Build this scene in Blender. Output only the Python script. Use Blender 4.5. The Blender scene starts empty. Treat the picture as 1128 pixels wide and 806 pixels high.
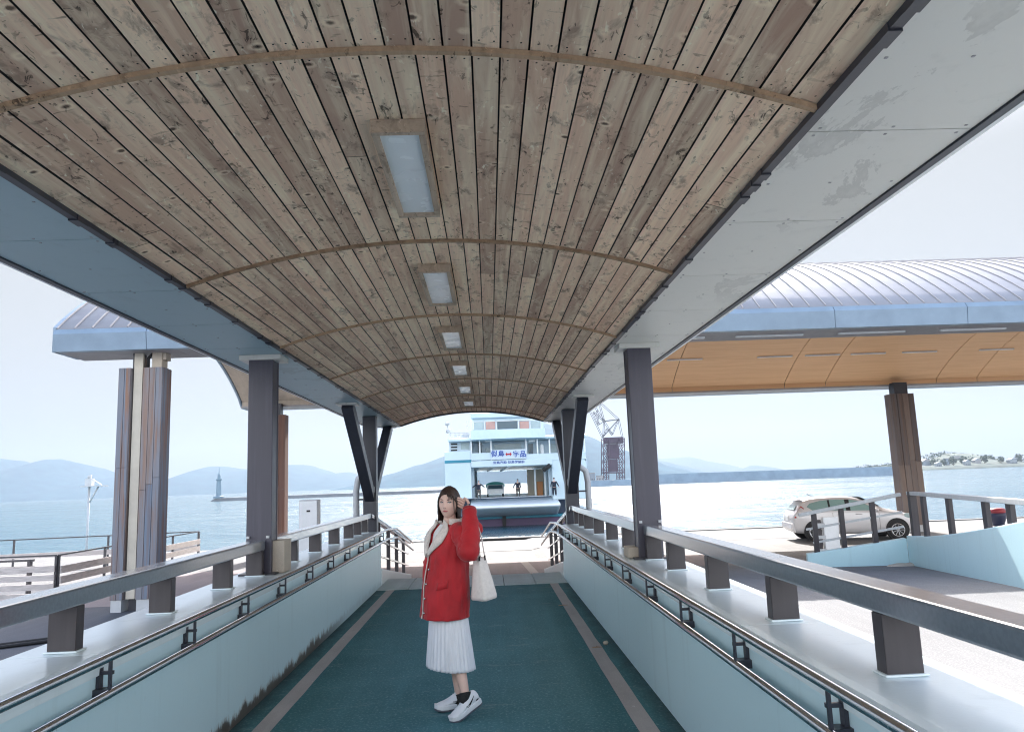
import bpy, bmesh, math, random
from mathutils import Vector, Matrix, noise as mnoise
random.seed(7)
R_ = math.radians
scene = bpy.context.scene
COL = scene.collection

# ------------------------------------------------------------------ camera
CH = 1.6
FPX = 836.2
def cam_axes():
    p, r, y = R_(8.68256384), R_(-2.15536426), R_(-2.03163363)
    cy, sy = math.cos(y), math.sin(y)
    F = Vector((-sy*math.cos(p), cy*math.cos(p), math.sin(p)))
    R0 = Vector((cy, sy, 0)); U0 = R0.cross(F)
    R = R0*math.cos(r) + U0*math.sin(r); U = R.cross(F)
    return R, U, F
AR, AU, AF = cam_axes()
CAMLOC = Vector((0, 0, CH))
def at(px, py, Y):
    """world point at distance Y along the walkway that a surveyed photo point falls on"""
    d = AR*((px-564)/FPX) - AU*((py-403)/FPX) + AF
    return CAMLOC + d*(Y/d.y)
cam = bpy.data.cameras.new('camera'); camo = bpy.data.objects.new('camera', cam); COL.objects.link(camo)
M = Matrix((AR, AU, -AF)).transposed().to_4x4(); M.translation = CAMLOC
camo.matrix_world = M
cam.sensor_width = 36; cam.lens = FPX/1128*36; cam.clip_end = 40000; cam.clip_start = .05
scene.camera = camo

# ------------------------------------------------------------------ mesh builder
class MB:
    def __init__(s): s.v = []; s.f = []; s.m = []; s.rnd = []; s.sm = []
    def quad(s, a, b, c, d, mi=0, r=0.0): 
        n = len(s.v); s.v += [tuple(a), tuple(b), tuple(c), tuple(d)]; s.f.append((n, n+1, n+2, n+3)); s.m.append(mi); s.rnd.append(r); s.sm.append(False)
    def poly(s, pts, mi=0, r=0.0):
        n = len(s.v); s.v += [tuple(p) for p in pts]; s.f.append(tuple(range(n, n+len(pts)))); s.m.append(mi); s.rnd.append(r); s.sm.append(False)
    def hexa(s, p, mi=0, r=0.0):
        # p: 8 points, bottom 4 ccw then top 4 ccw
        n = len(s.v); s.v += [tuple(q) for q in p]
        for f in ((3,2,1,0),(4,5,6,7),(0,1,5,4),(1,2,6,5),(2,3,7,6),(3,0,4,7)):
            s.f.append(tuple(n+i for i in f)); s.m.append(mi); s.rnd.append(r); s.sm.append(False)
    def box(s, x0, x1, y0, y1, z0, z1, mi=0, r=0.0):
        s.hexa([(x0,y0,z0),(x1,y0,z0),(x1,y1,z0),(x0,y1,z0),(x0,y0,z1),(x1,y0,z1),(x1,y1,z1),(x0,y1,z1)], mi, r)
    def bar(s, a, b, w, h, up=(0,0,1), mi=0, r=0.0):
        a = Vector(a); b = Vector(b); d = (b-a).normalized(); u = Vector(up)
        if abs(d.dot(u)) > .98: u = Vector((0,1,0))
        sd = d.cross(u).normalized(); u = sd.cross(d)
        sd *= w/2; u = u*(h/2)
        s.hexa([a-sd-u, b-sd-u, b+sd-u, a+sd-u, a-sd+u, b-sd+u, b+sd+u, a+sd+u], mi, r)
    def loft(s, rings, mi=0, caps=True, smooth=True, r=0.0, closed=True):
        n0 = len(s.v); k = len(rings[0])
        for rg in rings: s.v += [tuple(p) for p in rg]
        for i in range(len(rings)-1):
            for j in range(k if closed else k-1):
                a = n0+i*k+j; b = n0+i*k+(j+1) % k
                s.f.append((a, b, b+k, a+k)); s.m.append(mi); s.rnd.append(r); s.sm.append(smooth)
        if caps and closed:
            s.f.append(tuple(n0+j for j in reversed(range(k)))); s.m.append(mi); s.rnd.append(r); s.sm.append(False)
            e = n0+(len(rings)-1)*k
            s.f.append(tuple(e+j for j in range(k))); s.m.append(mi); s.rnd.append(r); s.sm.append(False)
    def tube(s, pts, rad, n=10, mi=0, caps=True, smooth=True):
        pts = [Vector(p) for p in pts]
        rr = rad if isinstance(rad, (list, tuple)) else [rad]*len(pts)
        rings = []; prev = None
        for i, p in enumerate(pts):
            if i == 0: d = pts[1]-p
            elif i == len(pts)-1: d = p-pts[i-1]
            else: d = (pts[i+1]-p).normalized()+(p-pts[i-1]).normalized()
            d.normalize()
            if prev is None:
                u = Vector((0,0,1)) if abs(d.z) < .9 else Vector((0,1,0))
                sd = d.cross(u).normalized()
            else:
                sd = (prev - d*prev.dot(d)).normalized()
            prev = sd; u = d.cross(sd)
            rings.append([p+(sd*math.cos(t)+u*math.sin(t))*rr[i] for t in [2*math.pi*j/n for j in range(n)]])
        s.loft(rings, mi, caps, smooth)
    def sphere(s, c, rx, ry, rz, nu=16, nv=10, mi=0, fn=None):
        rings = []
        for i in range(1, nv):
            t = math.pi*i/nv; rg = []
            for j in range(nu):
                a = 2*math.pi*j/nu
                d = Vector((math.sin(t)*math.cos(a), math.sin(t)*math.sin(a), -math.cos(t)))
                k = fn(d) if fn else 1
                rg.append((c[0]+rx*d.x*k, c[1]+ry*d.y*k, c[2]+rz*d.z*k))
            rings.append(rg)
        s.loft(rings, mi, True, True)
    def disc(s, c, nrm, rad, n=20, mi=0, thick=.01):
        c = Vector(c); nrm = Vector(nrm).normalized()
        s.tube([c, c+nrm*thick], rad, n, mi, True, False)
    def build(s, name, mats, parent=None, bevel=0, sub=0, merge=False):
        me = bpy.data.meshes.new(name); me.from_pydata(s.v, [], s.f)
        if not isinstance(mats, (list, tuple)): mats = [mats]
        for m in mats: me.materials.append(m)
        for p, mi, sm in zip(me.polygons, s.m, s.sm): p.material_index = mi; p.use_smooth = sm
        at_ = me.attributes.new('rnd', 'FLOAT', 'FACE'); at_.data.foreach_set('value', s.rnd)
        if merge:
            bm = bmesh.new(); bm.from_mesh(me); bmesh.ops.remove_doubles(bm, verts=bm.verts, dist=1e-5)
            bmesh.ops.recalc_face_normals(bm, faces=bm.faces); bm.to_mesh(me); bm.free()
        me.update()
        o = bpy.data.objects.new(name, me); COL.objects.link(o)
        if parent:
            o.parent = parent
            o.matrix_parent_inverse = Matrix.Translation(-parent.location) if parent.type == 'EMPTY' else Matrix.Identity(4)
        if bevel:
            b = o.modifiers.new('bevel', 'BEVEL'); b.width = bevel; b.segments = 2; b.limit_method = 'ANGLE'
        if sub:
            b = o.modifiers.new('sub', 'SUBSURF'); b.levels = sub; b.render_levels = sub
        return o
# parts are modelled in world coordinates; the parent Empty sits at the thing's base
def tag(o, label, cat, group=None):
    o['label'] = label; o['category'] = cat
    if group: o['group'] = group
    return o
def thing(name, label, cat, loc=(0,0,0), group=None):
    o = bpy.data.objects.new(name, None); COL.objects.link(o); o.location = loc; o.empty_display_size = .2
    return tag(o, label, cat, group)
def structure(o): o['kind'] = 'structure'; return o
def dup(root, loc, label, group=None):
    r = root.copy(); COL.objects.link(r); r.location = loc; r['label'] = label
    if group: r['group'] = group
    for ch in [c for c in bpy.data.objects if c.parent == root]:
        c = ch.copy(); COL.objects.link(c); c.parent = r; c.matrix_parent_inverse = ch.matrix_parent_inverse
        for g in [q for q in bpy.data.objects if q.parent == ch]:
            d = g.copy(); COL.objects.link(d); d.parent = c; d.matrix_parent_inverse = g.matrix_parent_inverse
    return r

# ------------------------------------------------------------------ materials
class NT:
    def __init__(s, name):
        s.m = bpy.data.materials.new(name); s.m.use_nodes = True; s.t = s.m.node_tree; s.n = s.t.nodes
        s.b = s.n['Principled BSDF']
    def add(s, typ, **kw):
        n = s.n.new(typ)
        for k, v in kw.items(): setattr(n, k, v)
        return n
    def link(s, a, b): s.t.links.new(a, b)
    def coord(s, scale=(1,1,1), loc=(0,0,0)):
        c = s.add('ShaderNodeTexCoord'); mp = s.add('ShaderNodeMapping')
        mp.inputs['Scale'].default_value = scale; mp.inputs['Location'].default_value = loc
        s.link(c.outputs['Object'], mp.inputs['Vector']); return mp.outputs['Vector']
    def noise(s, vec, scale, detail=4, rough=.55, dist=0):
        n = s.add('ShaderNodeTexNoise'); n.inputs['Scale'].default_value = scale; n.inputs['Detail'].default_value = detail
        n.inputs['Roughness'].default_value = rough; n.inputs['Distortion'].default_value = dist
        s.link(vec, n.inputs['Vector']); return n.outputs['Fac']
    def ramp(s, fac, stops):
        r = s.add('ShaderNodeValToRGB'); e = r.color_ramp.elements
        while len(e) < len(stops): e.new(.5)
        for i, (p, c) in enumerate(stops):
            e[i].position = p; e[i].color = (c, c, c, 1) if not isinstance(c, (tuple, list)) else (*c, 1)
        s.link(fac, r.inputs['Fac']); return r.outputs['Color']
    def mix(s, fac, a, b, mode='MIX'):
        m = s.add('ShaderNodeMix', data_type='RGBA', blend_type=mode)
        for sock, v in ((m.inputs[0], fac), (m.inputs[6], a), (m.inputs[7], b)):
            if isinstance(v, (int, float)): sock.default_value = v
            elif isinstance(v, (tuple, list)): sock.default_value = (*v, 1)
            else: s.link(v, sock)
        return m.outputs[2]
    def math(s, op, a, b=0.0):
        m = s.add('ShaderNodeMath', operation=op)
        for sock, v in ((m.inputs[0], a), (m.inputs[1], b)):
            if isinstance(v, (int, float)): sock.default_value = v
            else: s.link(v, sock)
        return m.outputs[0]
    def color(s, c): s.link(c, s.b.inputs['Base Color']) if not isinstance(c, (tuple, list)) else setattr(s.b.inputs['Base Color'], 'default_value', (*c, 1))
    def rough(s, r):
        if isinstance(r, (int, float)): s.b.inputs['Roughness'].default_value = r
        else: s.link(r, s.b.inputs['Roughness'])
    def bump(s, h, strength=.3, dist=.01):
        b = s.add('ShaderNodeBump'); b.inputs['Strength'].default_value = strength; b.inputs['Distance'].default_value = dist
        s.link(h, b.inputs['Height']); s.link(b.outputs['Normal'], s.b.inputs['Normal'])

def simple(name, col, rough=.6, metal=0, var=.12, scale=6, bump=0, stretch=(1,1,1), spec=.5):
    n = NT(name); v = n.coord(stretch)
    f = n.noise(v, scale, 5, .6)
    lo = tuple(c*(1-var) for c in col); hi = tuple(min(1, c*(1+var)) for c in col)
    n.color(n.ramp(f, [(.3, lo), (.7, hi)]))
    f2 = n.noise(v, scale*3.1, 3)
    n.rough(n.ramp(f2, [(.3, max(.02, rough-.08)), (.7, min(1, rough+.08))]))
    n.b.inputs['Metallic'].default_value = metal; n.b.inputs['Specular IOR Level'].default_value = spec
    if bump: n.bump(n.noise(v, scale*12, 3), bump, .005)
    return n.m

def weathered_boards(name, a, b, c, knots=True):
    """grain along Y; tone of every board from its face attribute"""
    n = NT(name)
    at_ = n.add('ShaderNodeAttribute', attribute_name='rnd')
    r = at_.outputs['Fac']
    cm = n.add('ShaderNodeCombineXYZ'); n.link(n.math('MULTIPLY', r, 37.0), cm.inputs['Z']); n.link(n.math('MULTIPLY', r, 91.0), cm.inputs['Y'])
    tc = n.add('ShaderNodeTexCoord')
    va = n.add('ShaderNodeVectorMath', operation='ADD'); n.link(tc.outputs['Object'], va.inputs[0]); n.link(cm.outputs[0], va.inputs[1])
    def mp(sc):
        m = n.add('ShaderNodeMapping'); m.inputs['Scale'].default_value = sc; n.link(va.outputs[0], m.inputs['Vector']); return m.outputs['Vector']
    grain = n.noise(mp((60, 2.2, 60)), 1.0, 6, .65, .6)
    streak = n.noise(mp((14, 1.1, 14)), 1.0, 4, .6, .8)
    patch = n.noise(mp((9, 4.5, 9)), 1.0, 5, .7, .4)
    base = n.ramp(n.math('FRACT', n.math('MULTIPLY', r, 7.13)), [(0, a), (.5, b), (1, c)])
    col = n.mix(n.ramp(grain, [(.3, .0), (.75, .5)]), base, tuple(x*.66 for x in b))
    col = n.mix(n.ramp(streak, [(.42, 0.0), (.7, .5)]), col, tuple(min(1, x*1.28) for x in a))
    col = n.mix(n.ramp(patch, [(.55, 0.0), (.66, .62)]), col, tuple(x*.52 for x in c))
    flake = n.noise(mp((26, 11, 26)), 1.0, 3, .6, 1.2)
    col = n.mix(n.math('MULTIPLY', n.ramp(flake, [(.62, 0.0), (.65, .8)]), n.ramp(patch, [(.4, 0.0), (.6, 1.0)])), col, (.045, .03, .022))
    col = n.mix(n.math('MULTIPLY', n.ramp(flake, [(.32, .55), (.36, 0.0)]), n.ramp(patch, [(.4, 0.0), (.6, 1.0)])), col, tuple(min(1, x*1.55) for x in a))
    if knots:
        vo = n.add('ShaderNodeTexVoronoi'); vo.inputs['Scale'].default_value = 1.0; n.link(mp((7.0, 9.0, 7.0)), vo.inputs['Vector'])
        sp = n.add('ShaderNodeSeparateColor'); n.link(vo.outputs['Color'], sp.inputs[0])
        some = n.math('GREATER_THAN', sp.outputs[0], .52)
        wob = n.math('ADD', vo.outputs['Distance'], n.math('MULTIPLY', n.math('SUBTRACT', flake, .5), .16))
        col = n.mix(n.math('MULTIPLY', n.ramp(wob, [(.11, 0.0), (.16, .45), (.27, 0.0)]), some), col, tuple(min(1, x*1.2) for x in a))
        col = n.mix(n.math('MULTIPLY', n.ramp(wob, [(.065, .85), (.12, 0.0)]), some), col, (.06, .04, .028))
        dash = n.noise(mp((13, 48, 13)), 1.0, 2, .5, .5)
        col = n.mix(n.math('MULTIPLY', n.ramp(dash, [(.67, 0.0), (.70, .75)]), n.ramp(streak, [(.3, 1.0), (.55, .25)])), col, (.09, .06, .043))
    n.color(col); n.rough(.85); n.b.inputs['Specular IOR Level'].default_value = .25
    n.bump(n.math('ADD', grain, n.math('MULTIPLY', flake, .6)), .35, .006)
    return n.m

def white_paint(name, col=(.74, .79, .80), mold=False, gloss=.42, stain=False):
    n = NT(name); v = n.coord()
    big = n.noise(v, .9, 4); st = n.noise(n.coord((9, 9, .7)), 1.0, 4, .6)
    c = n.mix(n.ramp(big, [(.3, 0.0), (.8, .22)]), col, tuple(x*.86 for x in col))
    c = n.mix(n.ramp(st, [(.56, 0.0), (.75, .3)]), c, tuple(x*.7 for x in col))
    sp = n.noise(n.coord((1, 1, .35)), 30, 2)
    c = n.mix(n.ramp(sp, [(.73, 0.0), (.78, .35)]), c, tuple(x*.55 for x in col))
    if stain:
        tn = n.noise(n.coord((2.2, 1.3, 1.3)), 1.0, 7, .7, .35); k = n.math('MULTIPLY', n.ramp(tn, [(.565, 0.0), (.58, .8), (.66, .35), (.70, .7)]), n.ramp(n.noise(v, .45, 2), [(.45, 0.0), (.55, 1.0)])); c = n.mix(k, c, tuple(x*.72 for x in col))
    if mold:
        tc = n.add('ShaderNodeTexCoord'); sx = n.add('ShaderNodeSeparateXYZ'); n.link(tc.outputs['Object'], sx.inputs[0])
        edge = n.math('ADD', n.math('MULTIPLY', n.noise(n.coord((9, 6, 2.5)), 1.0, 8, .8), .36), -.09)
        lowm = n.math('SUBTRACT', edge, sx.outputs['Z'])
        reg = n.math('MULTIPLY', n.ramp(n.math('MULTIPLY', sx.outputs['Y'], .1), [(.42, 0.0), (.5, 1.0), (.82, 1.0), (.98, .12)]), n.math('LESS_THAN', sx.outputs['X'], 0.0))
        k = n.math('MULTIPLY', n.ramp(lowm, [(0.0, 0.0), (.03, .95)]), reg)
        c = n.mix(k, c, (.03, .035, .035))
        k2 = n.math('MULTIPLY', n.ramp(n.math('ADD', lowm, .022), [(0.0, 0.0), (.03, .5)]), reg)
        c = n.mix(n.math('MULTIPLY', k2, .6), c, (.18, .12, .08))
    n.color(c); n.rough(gloss); n.bump(n.noise(v, 45, 3), .08, .004)
    return n.m

def ground_mat(name, base, speck, dark, big=.25, gloss=.85, speckle=140, grime=False):
    n = NT(name); v = n.coord()
    a = n.noise(v, big, 6, .62); f = n.noise(v, speckle, 2, .7); g = n.noise(v, 9, 5, .65); st = n.noise(v, 1.3, 6, .7, .6)
    c = n.mix(n.ramp(a, [(.3, 0.0), (.72, 1.0)]), base, dark)
    c = n.mix(n.ramp(f, [(.52, 0.0), (.72, .75)]), c, speck)
    c = n.mix(n.ramp(g, [(.55, 0.0), (.8, .35)]), c, tuple(x*.6 for x in base))
    c = n.mix(n.ramp(st, [(.6, 0.0), (.7, .3)]), c, tuple(x*.62 for x in base))
    lane = n.noise(n.coord((5.5, .35, 1)), 1.0, 5, .65); c = n.mix(n.ramp(lane, [(.5, 0.0), (.75, .32)]), c, tuple(x*1.35 for x in base)); c = n.mix(n.ramp(lane, [(.3, .3), (.46, 0.0)]), c, tuple(x*.66 for x in base))
    chip = n.noise(v, 19, 2, .5); c = n.mix(n.ramp(chip, [(.755, 0.0), (.77, .7)]), c, tuple(min(.8, x*1.8+.12) for x in base))
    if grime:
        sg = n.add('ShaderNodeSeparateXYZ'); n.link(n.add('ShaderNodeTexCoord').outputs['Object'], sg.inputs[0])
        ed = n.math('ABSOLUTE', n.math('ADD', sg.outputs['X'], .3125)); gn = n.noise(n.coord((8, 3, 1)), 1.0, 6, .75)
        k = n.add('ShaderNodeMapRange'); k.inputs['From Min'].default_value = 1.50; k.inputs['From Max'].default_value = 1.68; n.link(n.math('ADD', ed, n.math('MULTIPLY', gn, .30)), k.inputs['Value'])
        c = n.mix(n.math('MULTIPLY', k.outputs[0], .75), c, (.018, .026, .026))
        sc = n.noise(n.coord((1.6, 5.5, 1)), 1.0, 7, .72, 1.2); c = n.mix(n.ramp(sc, [(.60, 0.0), (.64, .4), (.75, .15)]), c, (.20, .27, .27)); c = n.mix(n.ramp(sc, [(.30, .45), (.38, 0.0)]), c, (.022, .065, .072))
    n.color(c); n.rough(gloss); n.bump(f, .4, .004); n.b.inputs['Specular IOR Level'].default_value = .3
    return n.m

def steel_paint(name, col):
    n = NT(name); v = n.coord()
    st = n.noise(n.coord((16, 16, 1.0)), 1.0, 4, .6); sp = n.noise(v, 26, 4, .7)
    c = n.mix(n.ramp(st, [(.5, 0.0), (.8, .45)]), col, tuple(x*1.7+.01 for x in col))
    c = n.mix(n.ramp(sp, [(.68, 0.0), (.74, .5)]), c, (.12, .06, .035))
    n.color(c); n.rough(.38); n.bump(sp, .06, .003); return n.m

MT = {}
MT['boards'] = weathered_boards('weathered_boards', (.97, .71, .515), (.765, .522, .375), (.44, .29, .218))
MT['batten'] = weathered_boards('batten_wood', (.50, .335, .215), (.40, .265, .17), (.28, .18, .115), False)
MT['back'] = simple('black_backing', (.012, .010, .010), .9)
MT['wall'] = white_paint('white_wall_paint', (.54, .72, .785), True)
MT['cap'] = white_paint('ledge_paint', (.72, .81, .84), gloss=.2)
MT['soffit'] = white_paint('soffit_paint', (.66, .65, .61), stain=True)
MT['soffit_shaded'] = white_paint('soffit_paint_shaded', (.33, .46, .51), stain=True)  # left soffit: same paint as the right, blue shade put into its colour
MT['dark'] = steel_paint('dark_steel', (.030, .032, .045))
MT['column'] = steel_paint('column_steel', (.055, .052, .075))
n = NT('rail_metal'); n.color(n.ramp(n.noise(n.coord(), 55, 2), [(.4, (.13, .16, .195)), (.6, (.155, .185, .22))])); n.rough(.32); n.b.inputs['Metallic'].default_value = .2; n.b.inputs['Coat Weight'].default_value = 1.0; n.b.inputs['Coat Roughness'].default_value = .12; n.b.inputs['Coat IOR'].default_value = 1.7; MT['rail'] = n.m
MT['post'] = steel_paint('post_bronze', (.036, .030, .034))
MT['stainless'] = simple('stainless_tube', (.50, .51, .53), .2, 1.0, .1, 20)
MT['floor'] = ground_mat('teal_floor', (.058, .175, .195), (.19, .31, .33), (.034, .122, .142), 1.1, speckle=48, grime=True)
MT['border'] = ground_mat('border_concrete', (.43, .395, .39), (.52, .49, .47), (.34, .31, .305), 1.2)
MT['tile'] = ground_mat('pale_tile', (.48, .54, .55), (.58, .62, .62), (.40, .47, .48), .8)
MT['concrete'] = ground_mat('quay_concrete', (.175, .176, .178), (.32, .318, .315), (.12, .121, .124), .3, speckle=55)
MT['asphalt'] = ground_mat('asphalt', (.095, .10, .115), (.17, .17, .18), (.07, .078, .09), .3)
MT['pinkpave'] = ground_mat('purple_pavement', (.25, .215, .22), (.33, .29, .28), (.19, .165, .175), .4)
MT['block'] = ground_mat('block_concrete', (.50, .44, .37), (.60, .53, .45), (.40, .35, .30), 3)
MT['fascia_blue'] = simple('blue_fascia', (.215, .295, .385), .4, .0, .1, 2)
MT['zinc'] = simple('zinc_roof', (.27, .28, .315), .6, .0, .08, 1.5, 0)
MT['orange_wood'] = weathered_boards('orange_wood', (.62, .30, .13), (.54, .25, .10), (.46, .205, .085), False)
MT['grey_soffit'] = simple('grey_soffit', (.34, .33, .34), .6, 0, .1, 3)
MT['lampframe'] = weathered_boards('lamp_frame_wood', (.60, .47, .36), (.48, .37, .28), (.36, .27, .20), False)
MT['diffuser'] = simple('lamp_diffuser', (.86, .89, .90), .25, 0, .03, 2)
MT['white'] = simple('white_paint_plain', (.78, .80, .82), .4, 0, .06, 3)
MT['cream'] = simple('cream_pipe', (.52, .48, .41), .45, 0, .1, 3)
MT['grey'] = simple('pale_grey', (.50, .52, .54), .5, 0, .1, 3)
MT['rubber'] = simple('black_rubber', (.012, .012, .014), .7, 0, .2, 10)

def clad_wood(name, tint, w1=(.34, .175, .115), w2=(.12, .055, .038)):
    n = NT(name)
    r = n.add('ShaderNodeAttribute', attribute_name='rnd').outputs['Fac']
    st = n.noise(n.coord((22, 22, .55)), 1.0, 6, .65, .5); s2 = n.noise(n.coord((10, 10, .4)), 1.0, 5, .65, .5)
    c = n.mix(n.ramp(st, [(.3, 0.0), (.7, 1.0)]), w1, w2)
    c = n.mix(n.ramp(s2, [(.38, 0.0), (.56, .92)]), c, tint)
    c = n.mix(n.ramp(r, [(0.0, 0.0), (1.0, .45)]), c, (.32, .25, .21))
    n.color(c); n.rough(.75); n.bump(st, .3, .006); return n.m
MT['clad_blue'] = clad_wood('clad_wood_greyed', (.15, .205, .28), (.29, .155, .105), (.10, .05, .036))
MT['clad_red'] = clad_wood('clad_wood_brown', (.13, .07, .058), (.20, .095, .065), (.07, .033, .025))
MT['clad_grey'] = clad_wood('clad_wood_grey', (.11, .10, .105), (.17, .115, .095), (.06, .045, .042))

# ------------------------------------------------------------------ world, sun
HAZE_D = 1.5e-4; SKY_GAIN = 1.45; HAZE_SKY = (1.68, 1.72, 1.75, 1)
SUN_EL, SUN_AZ = R_(40), R_(7.7)          # azimuth measured from +Y towards +X
w = bpy.data.worlds.new('World'); scene.world = w; w.use_nodes = True
wt = w.node_tree; bg = wt.nodes['Background']
sky = wt.nodes.new('ShaderNodeTexSky'); sky.sky_type = 'NISHITA'; sky.sun_disc = False
sky.sun_elevation = SUN_EL; sky.sun_rotation = SUN_AZ
sky.air_density = 1.0; sky.dust_density = 4.0; sky.ozone_density = 1.5
hs = wt.nodes.new('ShaderNodeHueSaturation'); hs.inputs['Saturation'].default_value = 1.0; hs.inputs['Value'].default_value = SKY_GAIN
wt.links.new(sky.outputs[0], hs.inputs['Color'])
# a band of bright haze lies along the whole horizon; the clear sky starts above it
tcw = wt.nodes.new('ShaderNodeTexCoord'); sxw = wt.nodes.new('ShaderNodeSeparateXYZ'); wt.links.new(tcw.outputs['Generated'], sxw.inputs[0])
mr = wt.nodes.new('ShaderNodeMapRange'); mr.interpolation_type = 'SMOOTHSTEP'
mr.inputs['From Min'].default_value = .34; mr.inputs['From Max'].default_value = .62
wt.links.new(sxw.outputs['Z'], mr.inputs['Value'])
mx = wt.nodes.new('ShaderNodeMix'); mx.data_type = 'RGBA'
mr2 = wt.nodes.new('ShaderNodeMapRange'); mr2.interpolation_type = 'SMOOTHSTEP'
mr2.inputs['From Min'].default_value = .15; mr2.inputs['From Max'].default_value = -.5
wt.links.new(sxw.outputs['Y'], mr2.inputs['Value'])
mh = wt.nodes.new('ShaderNodeMix'); mh.data_type = 'RGBA'; wt.links.new(mr2.outputs[0], mh.inputs[0])
mh.inputs[6].default_value = HAZE_SKY; mh.inputs[7].default_value = tuple(4.7*q for q in HAZE_SKY[:3])+(1,)   # sky band behind the camera brightened, added as fill on camera-facing sides
wt.links.new(mh.outputs[2], mx.inputs[6])
wt.links.new(mr.outputs[0], mx.inputs[0]); wt.links.new(hs.outputs[0], mx.inputs[7])
wt.links.new(mx.outputs[2], bg.inputs['Color'])
bg.inputs['Strength'].default_value = .12
sl = bpy.data.lights.new('sun', 'SUN'); sl.energy = 3.9; sl.angle = R_(.5); sl.color = (1, .965, .92)
so = bpy.data.objects.new('sun', sl); COL.objects.link(so)
sd = Vector((math.sin(SUN_AZ)*math.cos(SUN_EL), math.cos(SUN_AZ)*math.cos(SUN_EL), math.sin(SUN_EL)))
so.rotation_euler = sd.to_track_quat('Z', 'Y').to_euler()
scene.view_settings.view_transform = 'Standard'; scene.view_settings.look = 'None'
scene.view_settings.exposure = 1.75; scene.view_settings.gamma = 1
scene.cycles.max_bounces = 10; scene.cycles.diffuse_bounces = 6; scene.cycles.sample_clamp_indirect = 6
scene.cycles.sample_clamp_direct = 12; scene.cycles.volume_bounces = 1
scene.cycles.use_denoising = True; scene.cycles.filter_width = 1.1

# ------------------------------------------------------------------ setting: water, ground
WZ = -2.7
n = NT('sea_water')
v = n.coord((1, 1, 1)); 
w1 = n.noise(n.coord((.55, 1.3, 1)), 1.0, 5, .6, .3); w2 = n.noise(n.coord((.08, .2, 1)), 1.0, 4, .6, .5); w3 = n.noise(v, 3.2, 3, .6)
h = n.math('ADD', n.math('MULTIPLY', w1, .42), n.math('ADD', n.math('MULTIPLY', w2, 1.3), n.math('MULTIPLY', w3, .07)))
n.color((.025, .085, .12)); n.rough(n.ramp(n.noise(n.coord((.012, .075, 1)), 1.0, 5, .6, .8), [(.35, .10), (.65, .27)])); n.bump(h, .9, .9); n.b.inputs['IOR'].default_value = 1.33
MT['water'] = n.m
mb = MB()
ys = [-400, 20, 60, 150, 400, 1200, 9300]
mb.quad((-9300, -400, WZ), (9300, -400, WZ), (9300, 9300, WZ), (-9300, 9300, WZ))
structure(mb.build('water', MT['water']))

QY = 32.4
def gz(x, y):
    if x < -1.9: return -.7
    s = min(0, max(-.7, -.7+.07*(20-y)))
    if x > 1.4: return s
    return -.7+(s+.7)*(x+1.9)/3.3-.06
xs = [-140, -60, -14, -8, -2.25, -1.9, 1.4, 1.7, 3, 5, 8, 12, 20, 60, 160]; yy = [-60, -20, -8, 0, 5, 10, 12.5, 15, 17.5, 20, 24, QY]
mb = MB(); g0 = len(mb.v)
mb.loft([[(x, y, gz(x, y)) for x in xs] for y in yy], closed=False, smooth=False)
mb.quad((-140, QY, -.7), (160, QY, -.7), (160, QY, -4.5), (-140, QY, -4.5))
structure(mb.build('quay_ground', MT['concrete'], merge=True))
mb = MB(); mb.loft([[(x, y, -.7+.004) for x in (-140, -2.3)] for y in (-60, 21.6)], closed=False, smooth=False)
structure(mb.build('asphalt_road', MT['asphalt']))
mb = MB(); mb.quad((-9.5, 17.0, -.694), (6.6, 17.0, -.694), (6.6, 23.6, -.694), (-9.5, 23.6, -.694))
mb.quad((1.1, 17.0, -.689), (1.32, 17.0, -.689), (1.0, 23.6, -.689), (.78, 23.6, -.689), 1)
structure(mb.build('purple_pavement', [MT['pinkpave'], MT['border']]))
mb = MB()
for y in (32.0,): mb.box(-9, 60, QY-.35, QY+.02, -.7, -.66)
structure(mb.build('quay_coping', MT['concrete']))
for (y0) in (27.2,):
    mb = MB(); mb.quad((-4, y0, -.695), (12, y0-.3, -.695), (12, y0-.15, -.695), (-4, y0+.15, -.695))
    structure(mb.build('pavement_joint', MT['asphalt']))

# ------------------------------------------------------------------ walkway
XC = -.3125
W_ = 1.507
EX0 = -7.0
mb = MB(); mb.box(XC-W_, XC+W_, EX0, 12.33, -.2, 0)
fl = structure(mb.build('walkway_floor', MT['floor']))
mb = MB()
for s in (-1, 1):
    a, b = XC+s*1.215, XC+s*1.345
    rows = []
    for i in range(60):
        y = EX0+(12.32-EX0)*i/59
        j = (mnoise.noise(Vector((s*7.1, y*1.7, 0)))*.006, mnoise.noise(Vector((s*3.1, y*2.3, 5)))*.008)
        rows.append([(min(a, b)+j[0], y, .004), (max(a, b)+j[1], y, .004)])
    mb.loft(rows, closed=False, smooth=False)
structure(mb.build('border_line', MT['border'], fl))
mb = MB()
for i in range(6):
    x0 = XC-W_+.003+i*(2*W_/6); 
    for j in range(2): mb.box(x0, x0+2*W_/6-.012, 12.34+j*.68, 12.34+j*.68+.672, -.1, .012)
structure(mb.build('tile_strip', MT['tile'], bevel=.003))
mb = MB(); mb.box(XC-W_, XC+W_, 12.33, 13.72, -.2, -.02); structure(mb.build('tile_bed', MT['back']))
mb = MB(); mb.hexa([(XC-2, 13.72, -.75), (XC+2, 13.72, -.75), (XC+2, 19.3, -.80), (XC-2, 19.3, -.80), (XC-1.5, 13.72, -.005), (XC+1.5, 13.72, -.005), (XC+1.5, 19.3, -.698), (XC-1.5, 19.3, -.698)])
structure(mb.build('ramp_slope', MT['pinkpave']))
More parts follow.
